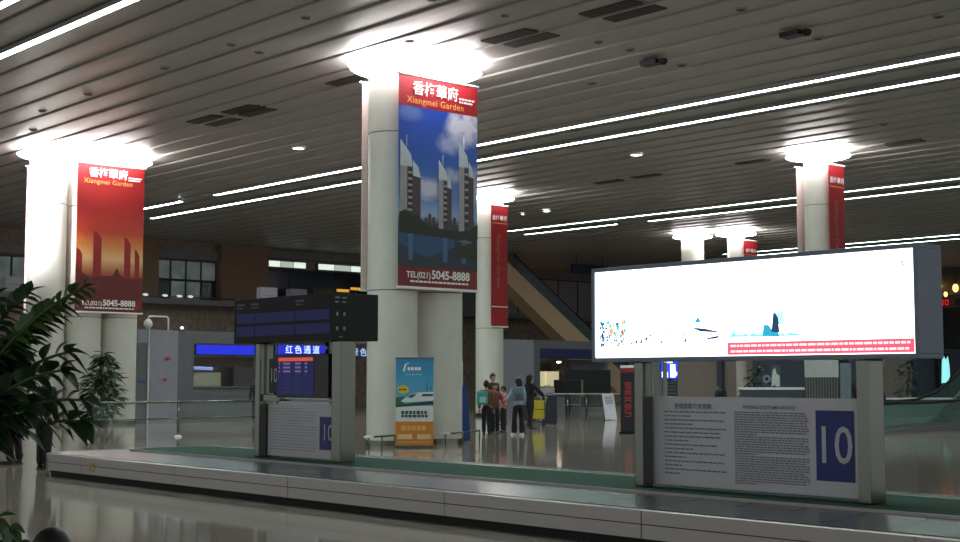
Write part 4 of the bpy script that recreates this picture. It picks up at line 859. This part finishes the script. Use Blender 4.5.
def person(loc, rotz, H, label, top, bottom, shoes=(24, 22, 22), hair='short', armL=None, armR=None, stride=.0, name='person', longcoat=False, lean=0, group=None, flare=False):
    """figure facing local -Y; arms as (elbow, wrist) offsets from the shoulder, in body heights"""
    r = thing(name, label, 'person', loc, rotz, group)
    aL = armL or ((.03, .01, -.17), (.035, -.02, -.32)); aR = armR or ((-.03, .01, -.17), (-.035, -.02, -.32))
    sh = .79; L = lean
    J = {'pel': (0, 0, .53), 'sp': (0, L * .3, .62), 'ch': (0, L * .7, .73), 'nb': (0, L, .815), 'nk': (0, L, .85), 'hd': (0, L - .005, .89)}
    J['sL'] = (.10, L, sh); J['sR'] = (-.10, L, sh)
    for s_, a, k_ in (('L', aL, 1), ('R', aR, -1)):
        J['e' + s_] = tuple(J['s' + s_][i] + a[0][i] for i in range(3)); J['w' + s_] = tuple(J['s' + s_][i] + a[1][i] for i in range(3))
    for s_, k_ in (('L', 1), ('R', -1)):
        st = stride * k_
        J['h' + s_] = (.05 * k_, 0, .50); J['k' + s_] = (.055 * k_, -st * .6 - .01, .28); J['a' + s_] = (.055 * k_, -st, .045); J['t' + s_] = (.06 * k_, -st - .085, .018)
    def V(n): return tuple(c * H for c in J[n])
    names = ['pel', 'sp', 'ch', 'nb', 'nk', 'hd', 'sL', 'eL', 'wL', 'sR', 'eR', 'wR', 'hL', 'kL', 'aL', 'tL', 'hR', 'kR', 'aR', 'tR']; ix = {n: i for i, n in enumerate(names)}
    E_ = [('pel', 'sp'), ('sp', 'ch'), ('ch', 'nb'), ('nb', 'nk'), ('nk', 'hd'), ('ch', 'sL'), ('sL', 'eL'), ('eL', 'wL'), ('ch', 'sR'), ('sR', 'eR'), ('eR', 'wR'), ('pel', 'hL'), ('hL', 'kL'), ('kL', 'aL'), ('aL', 'tL'), ('pel', 'hR'), ('hR', 'kR'), ('kR', 'aR'), ('aR', 'tR')]
    rad = dict(pel=(.062, .05), sp=(.062, .05), ch=(.075, .055), nb=.035, nk=.03, hd=.03, sL=.032, eL=.024, wL=.016, sR=.032, eR=.024, wR=.016, hL=.05, kL=.033, aL=.022, tL=.016, hR=.05, kR=.033, aR=.022, tR=.016)
    def RR(n, add=0, mul=1): v = rad[n]; return tuple((q * mul + add) * H for q in v) if isinstance(v, tuple) else (v * mul + add) * H
    vs, fs = skin_mesh([V(n) for n in names], [(ix[a], ix[b_]) for a, b_ in E_], [{'pel': (.042 * H, .034 * H), 'sp': (.05 * H, .038 * H), 'hL': .036 * H, 'hR': .036 * H, 'kL': .028 * H, 'kR': .028 * H}.get(n, RR(n)) for n in names])
    body = MB(); body.mesh(vs, fs, SKIN, True)
    hc = Vector(V('hd')) + Vector((0, 0, .035 * H)); hr = .062 * H
    body.ball(hc, hr, SKIN, (.80, .95, 1.12), 16, 12)
    body.ball(hc + Vector((0, -hr * .92, -hr * .12)), hr * .16, SKIN, (.8, 1.1, 1.4), 8, 6)
    for sx in (-1, 1): body.ball(hc + Vector((sx * hr * .8, 0, -hr * .1)), hr * .2, SKIN, (.4, .8, 1.2), 8, 6); body.ball(hc + Vector((sx * hr * .32, -hr * .84, .08 * hr)), hr * .09, HAIRM, (1.3, .6, .7), 8, 6)
    body.ball(hc + Vector((0, -hr * .84, -hr * .5)), hr * .12, M('lips', (140, 70, 66), .5), (1.8, .6, .5), 8, 6)
    for s_, k_ in (('L', 1), ('R', -1)):
        wv = Vector(V('w' + s_)); d = (wv - Vector(V('e' + s_))).normalized(); side = d.cross(Vector((0, 1, 0))); side = side.normalized() if side.length > .1 else Vector((1, 0, 0)); nn = d.cross(side)
        body.tube([wv - d * .01, wv + d * .02 * H, wv + d * .052 * H], [.014 * H, .021 * H, .019 * H], SKIN, 8)
        for f in range(4):
            o_ = side * (f - 1.5) * .0105 * H; l = (.036, .042, .040, .031)[f] * H; b0 = wv + d * .048 * H + o_
            body.tube([b0, b0 + d * l * .5 + nn * .003, b0 + d * l * .85 + nn * .012], [.0055 * H, .005 * H, .004 * H], SKIN, 6)
        b0 = wv + d * .018 * H + side * .016 * H; body.tube([b0, b0 + (d * .6 + side * .6) * .025 * H, b0 + (d * .9 + side * .4) * .045 * H], [.0065 * H, .006 * H, .0045 * H], SKIN, 6)
    body.build('body', r)
    hm = MB()
    vs = []; n = 18; kk = 12
    for i in range(kk + 1):
        for j in range(n):
            t = PI * .62 * i / kk; a = 2 * PI * j / n; back = max(0, math.sin(a)); tt = t * (1 + .25 * back) * (.72 if math.sin(a) < -.2 else 1)
            vs.append((hc.x + hr * .88 * math.sin(tt) * math.cos(a), hc.y + .006 * H + hr * 1.04 * math.sin(tt) * math.sin(a), hc.z + hr * 1.22 * math.cos(tt)))
    fs = [(i * n + j, i * n + (j + 1) % n, (i + 1) * n + (j + 1) % n, (i + 1) * n + j) for i in range(kk) for j in range(n)]
    hm.mesh(vs, fs, HAIRM, True)
    if hair == 'long': hm.tube([hc + Vector((0, hr * .45, hr * .3)), hc + Vector((0, hr * .75, -hr * .6)), hc + Vector((0, hr * .7, -hr * 2.0)), hc + Vector((0, hr * .6, -hr * 2.6))], [hr * .75, hr * .85, hr * .7, hr * .25], HAIRM, 12)
    if hair == 'bun': hm.ball(hc + Vector((0, hr * .8, hr * .8)), hr * .45, HAIRM)
    hm.build('hair', r, weld=False)
    tn = ['pel', 'sp', 'ch', 'nb', 'sL', 'eL', 'wL', 'sR', 'eR', 'wR']; ti = {q: i for i, q in enumerate(tn)}
    tv = [list(V(q)) for q in tn]; tv[0][2] = (.42 if longcoat else .49) * H
    for q in ('wL', 'wR'):
        e_ = Vector(tv[ti['e' + q[1]]]); tv[ti[q]] = list(e_.lerp(Vector(tv[ti[q]]), .93))
    te = [(ti[a], ti[b_]) for a, b_ in E_ if a in ti and b_ in ti]
    vs, fs = skin_mesh(tv, te, [RR(q, .028 if q == 'pel' else .013) for q in tn]); MB().mesh(vs, fs, top, True).build('jacket' if longcoat else 'shirt', r)
    bn = ['sp', 'pel', 'hL', 'kL', 'aL', 'hR', 'kR', 'aR']; bi = {q: i for i, q in enumerate(bn)}
    vs, fs = skin_mesh([(V(q)[0], V(q)[1], V(q)[2] * .55) if q[0] == 'a' else V(q) if q != 'sp' else tuple(c_ * H for c_ in (0, lean * .3, .575)) for q in bn], [(bi[a], bi[b_]) for a, b_ in E_ if a in bi and b_ in bi], [RR(q, (.022 if q in ('pel', 'sp') else .011) if q[0] != 'a' else (.038 if flare else .02)) for q in bn]); MB().mesh(vs, fs, bottom, True).build('trousers', r)
    for s_ in 'LR':
        a_ = Vector(V('a' + s_)); t_ = Vector(V('t' + s_)); SM = M('shoe_%d' % shoes[0], shoes, .5)
        q = MB(); q.tube([a_ + Vector((0, .022 * H, -.022 * H)), a_.lerp(t_, .5) + Vector((0, 0, -.006 * H)), t_ + Vector((0, -.008 * H, 0))], [.022 * H, .022 * H, .016 * H], SM, 10); q.box(a_.x - .022 * H, a_.x + .022 * H, t_.y - .02 * H, a_.y + .038 * H, 0, .012 * H, SM, .003 * H); q.build('shoe', r)
    return r
BK = M('cloth_black', (20, 20, 23), .8); NV = M('cloth_dark_navy', (26, 28, 40), .8); 
# traveller group (camera looks roughly along (-.74,.67))
person((-27.9, 25.5, 0), AW + PI - .2, 1.52, 'person in a brown top with a turquoise backpack, leftmost of the group', M('cloth_brown', (112, 74, 46), .8), NV, (30, 28, 28), 'bun', stride=.03)
bp = thing('backpack', 'small turquoise backpack worn by the leftmost traveller', 'backpack', (-27.82, 25.27, .86), AW + .1)
MB().box(-.15, .15, -.1, .06, -.02, .36, M('pack_turquoise', (60, 150, 140), .7), .05).build('bag', bp); MB().box(-.09, .09, -.15, -.1, .04, .2, M('pack_pale', (150, 200, 196), .7), .02).build('pocket', bp)
for sx in (-.1, .1): MB().tube([(sx, .05, .33), (sx, .12, .36), (sx, .2, .2)], .012, DARK, 6).build('strap', bp)
person((-28.22, 26.12, 0), AW + .35, 1.45, 'person in a maroon top and dark trousers, second from left', M('cloth_maroon', (116, 52, 58), .8), NV, (90, 70, 60), 'short', armL=((.04, -.05, -.14), (.05, -.17, -.20)))
person((-32.3, 29.8, 0), AW + .6, 1.74, 'person in a dark green top half hidden behind the group', M('cloth_green', (36, 52, 34), .8), BK, hair='short')
person((-28.75, 26.95, 0), AW - 1.2, 1.36, 'person in a pink top standing between maroon and light blue tops', M('cloth_pink', (190, 126, 130), .8), NV, (60, 50, 50), 'short', armL=((.03, -.08, -.1), (.05, -.2, -.14)))
person((-27.12, 25.98, 0), AW + PI + .5, 1.60, 'person with back turned in a light blue top and flared black trousers', M('cloth_light_blue', (150, 172, 204), .8), BK, (210, 206, 200), 'long', flare=True, stride=.045, armL=((.05, -.05, -.14), (.06, -.17, -.18)), armR=((-.05, -.04, -.14), (-.05, -.15, -.2)))
bp = thing('backpack', 'grey-blue backpack worn by the person in light blue', 'backpack', (-26.93, 25.78, .96), AW + .25)
MB().box(-.15, .15, -.12, .06, 0, .38, M('pack_grey_blue', (96, 122, 132), .7), .05).build('bag', bp); MB().box(-.1, .1, -.16, -.11, .04, .2, M('pack_slate', (70, 92, 100), .7), .02).build('pocket', bp)
for sx in (-.1, .1): MB().tube([(sx, .05, .35), (sx, .12, .38), (sx, .2, .22)], .012, DARK, 6).build('strap', bp)
person((-30.26, 29.5, 0), AW + PI - .9, 1.72, 'tall person all in black pushing the yellow trolley', BK, BK, hair='long', armL=((.02, -.12, -.12), (0, -.26, -.20)), armR=((-.02, -.12, -.12), (0, -.26, -.20)), stride=.06, longcoat=True)
def trolley(loc, rot, panel, label, full=False):
    r = thing('luggage_trolley', label, 'trolley', loc, rot)
    q = MB(); q.tube([(-.3, .25, .95), (-.3, .3, 1.0), (.3, .3, 1.0), (.3, .25, .95)], .02, BLACK); q.build('handle', r)
    q = MB()
    for sx in (-.3, .3): q.tube([(sx, .25, .95), (sx, .15, .15), (sx * .8, -.75, .14)], .018, STEEL, 8)
    for y_ in (-.7, -.4, -.1): q.tube([(-.27, y_, .14), (.27, y_, .14)], .012, STEEL, 6)
    q.tube([(-.3, .2, .55), (.3, .2, .55)], .012, STEEL, 6); q.build('frame', r)
    MB().box(-.28, .28, .17, .19, .25, .85, panel, .01).build('advert_panel', r)
    for p in ((-.25, .1), (.25, .1), (0, -.7)):
        q = MB(); q.lathe([(.001, -.015), (.06, -.015), (.06, .015), (.001, .015)], BLACK, n=14); o = q.build('wheel', r); o.location = (p[0], p[1], .06); o.rotation_euler = (0, PI / 2, 0)
    return r
trolley((-31.9, 31.3, 0), AW + PI + .3, M('trolley_yellow', (190, 170, 40), .6), 'luggage trolley with a yellow panel pushed by the person in black')
trolley((-30.7, 28.5, 0), AW + PI - .1, M('trolley_green', (52, 96, 58), .6), 'luggage trolley with a green panel amid the group')
def suitcase(loc, rot, dims, rgb, label):
    r = thing('suitcase', label, 'suitcase', loc, rot); a, d, h = dims
    MB().box(-a / 2, a / 2, -d / 2, d / 2, .05, h, M('case_%d_%d' % (rgb[0], rgb[2]), rgb, .6), .04).build('shell', r); MB().tube([(-.1, 0, h - .01), (-.1, 0, h + .06), (.1, 0, h + .06), (.1, 0, h - .01)], .012, BLACK, 6).build('handle', r)
    for sx in (-1, 1): MB().box(sx * a * .35 - .03, sx * a * .35 + .03, -.03, .03, 0, .06, BLACK, .01).build('wheel', r)
suitcase((-32.6, 32.7, 0), AW, (.50, .35, 1.0), (34, 36, 52), 'dark navy suitcase standing right of the yellow trolley')
suitcase((-33.5, 33.5, 0), AW + .3, (.45, .3, 1.25), (150, 146, 156), 'pale tall suitcase behind the dark navy one')
suitcase((-35.2, 34.2, 0), AW, (.6, .35, .62), (44, 40, 40), 'dark low bag on the floor near the crowd barrier')
# people at left behind the plant
person((-22.68, 10.27, 0), AW + PI - .4, 1.74, 'person in dark clothes walking behind the foreground plant, right one', BK, BK, stride=.02)
person((-24.3, 10.45, 0), AW - 1.3, 1.70, 'person in dark clothes behind the foreground plant, left one', NV, BK, stride=.05)
# heads seen over the notice board
person((-11.2, 14.45, 0), AW + PI, 1.47, 'person whose dark head just shows over the top of the near notice board', M('cloth_indigo', (34, 36, 58), .8), BK)
person((-24.9, 38.9, 0), AW + PI, 1.70, 'person in dark clothes near the white panel under the billboard', M('cloth_plum', (60, 44, 56), .8), BK)
person((-23.3, 38.1, 0), AW + PI, 1.40, 'person in navy seen beyond the right kiosk post', M('cloth_blue_navy', (30, 44, 92), .8), BK)
person((-40.5, 26.1, 0), AW + .3, 1.66, 'person at the booth counter under the plain blue sign', M('cloth_dark_green', (36, 48, 40), .8), BK)
# crown of a head at the bottom edge
P5 = hd * 4.1 + rt * (-1.285)
person((P5.x, P5.y, 0), AW + PI, 1.135, 'small child in the foreground, only the dark crown visible', NV, BK)

# ================================================================== FOREGROUND PLANT
PD = hd * 3.7 + rt * (-1.49)
pl = thing('potted_plant', 'large leafy plant reaching in from the left edge, in the foreground', 'plant', (PD.x, PD.y, 0), AW)
LG = M('leaf_dark_green', (30, 58, 26), .42, 0, .4, 14); LG2 = M('leaf_mid_green', (58, 92, 40), .4, 0, .3, 14)
MB().lathe([(.001, 0), (.24, 0), (.32, .5), (.34, .52), (.30, .54), (.27, .46), (.001, .46)], M('planter_grey', (90, 86, 82), .6), n=28).build('pot', pl)
rnd = random.Random(21)
def frond(p, ctrl, n, LL, WW, m, droop=.3, spread=1.0):
    """a stem along a quadratic curve with two rows of leaflets"""
    A, B, Cc = [Vector(q) for q in ctrl]; pts = [A * (1 - t) ** 2 + B * 2 * t * (1 - t) + Cc * t * t for t in [i / 12 for i in range(13)]]
    st = MB(); st.tube(pts, .009, M('leaf_stalk', (58, 70, 34), .5), 6, r1=.004); so = st.build('frond', p)
    lf = MB()
    for i in range(n):
        t = .18 + .82 * i / (n - 1); c0 = A * (1 - t) ** 2 + B * 2 * t * (1 - t) + Cc * t * t; d = ((B - A) * (1 - t) + (Cc - B) * t).normalized()
        sd = d.cross(Vector((0, 1, 0))); sd = sd.normalized() if sd.length > .05 else Vector((1, 0, 0))
        for s_ in (-1, 1):
            dd = (d * (.55 + .5 * t) + sd * s_ * spread + Vector((0, rnd.uniform(-.5, .5), rnd.uniform(-.15, .15)))).normalized()
            leaf(lf, c0, dd, LL * rnd.uniform(.8, 1.1) * (1 - .35 * t), WW, m, rnd, droop)
    leaf(lf, Cc, d, LL * .7, WW, m, rnd, droop); lf.build('leaflet', so, weld=False)
# local x: right in the picture, z up; crown of the plant at about (0, 0, 1.2)
Zc = 1.32
fr_list = [((0, 0, Zc), (.14, 0, 1.70), (.41, -.03, 1.825), 26, .075, .028, LG2), ((.02, .02, Zc), (.10, .05, 1.64), (.33, .06, 1.775), 24, .085, .030, LG),
           ((0, .05, Zc), (.06, .0, 1.66), (.25, .0, 1.81), 22, .09, .030, LG), ((0, -.05, Zc), (.02, -.05, 1.6), (.17, -.05, 1.79), 22, .10, .032, LG),
           ((0, .05, Zc), (.10, .1, 1.56), (.24, .1, 1.72), 20, .10, .034, LG), ((0, .0, Zc), (-.02, .0, 1.55), (.08, .0, 1.74), 20, .11, .034, LG2),
           ((0, 0, Zc), (.16, .08, 1.62), (.345, .05, 1.65), 10, .10, .046, LG), ((0, 0, Zc), (.18, -.06, 1.58), (.36, -.05, 1.60), 9, .10, .048, LG),
           ((0, 0, Zc), (.2, .0, 1.54), (.40, .0, 1.52), 10, .095, .048, LG), ((0, .0, Zc), (.2, .1, 1.47), (.37, .1, 1.46), 10, .10, .046, LG),
           ((0, 0, Zc), (.14, -.1, 1.48), (.28, -.1, 1.49), 12, .09, .042, LG), ((0, 0, Zc), (.08, .1, 1.48), (.22, .1, 1.60), 18, .11, .042, LG),
           ((0, 0, Zc), (.08, -.1, 1.45), (.20, -.1, 1.52), 18, .12, .046, LG), ((0, 0, Zc), (.1, .05, 1.46), (.20, .05, 1.47), 12, .10, .044, LG),
           ((0, 0, 1.3), (.05, .12, 1.42), (.20, .12, 1.50), 14, .12, .048, LG), ((0, 0, Zc), (.03, -.12, 1.62), (.12, -.1, 1.68), 20, .11, .04, LG2), ((0, 0, Zc), (.1, .0, 1.6), (.21, .0, 1.66), 20, .10, .036, LG),
           ((0, 0, Zc), (-.2, 0, 1.6), (-.35, 0, 1.6), 14, .11, .04, LG), ((0, 0, Zc), (-.15, .2, 1.6), (-.2, .4, 1.55), 14, .11, .04, LG)]
for A, B, Cc, n, LL, WW, m in fr_list: frond(pl, (A, B, Cc), n, LL, WW, m)
for A, B, Cc, n, LL, WW, m in [((0, 0, .6), (.12, -.1, 1.34), (.25, -.1, 1.19), 8, .075, .032, LG2), ((0, 0, .6), (.12, .0, 1.22), (.245, .0, 1.135), 8, .06, .028, LG), ((0, 0, .55), (.1, 0, 1.22), (.19, 0, 1.17), 6, .06, .03, LG)]:
    frond(pl, (A, B, Cc), n, LL, WW, m)
q = MB()
for i in range(8): a = i * PI / 4; q.tube([(.05 * math.cos(a), .05 * math.sin(a), .46), (.03 * math.cos(a), .03 * math.sin(a), 1.34)], .014, M('leaf_stalk', (58, 70, 34)), 6)
q.build('trunk', pl)
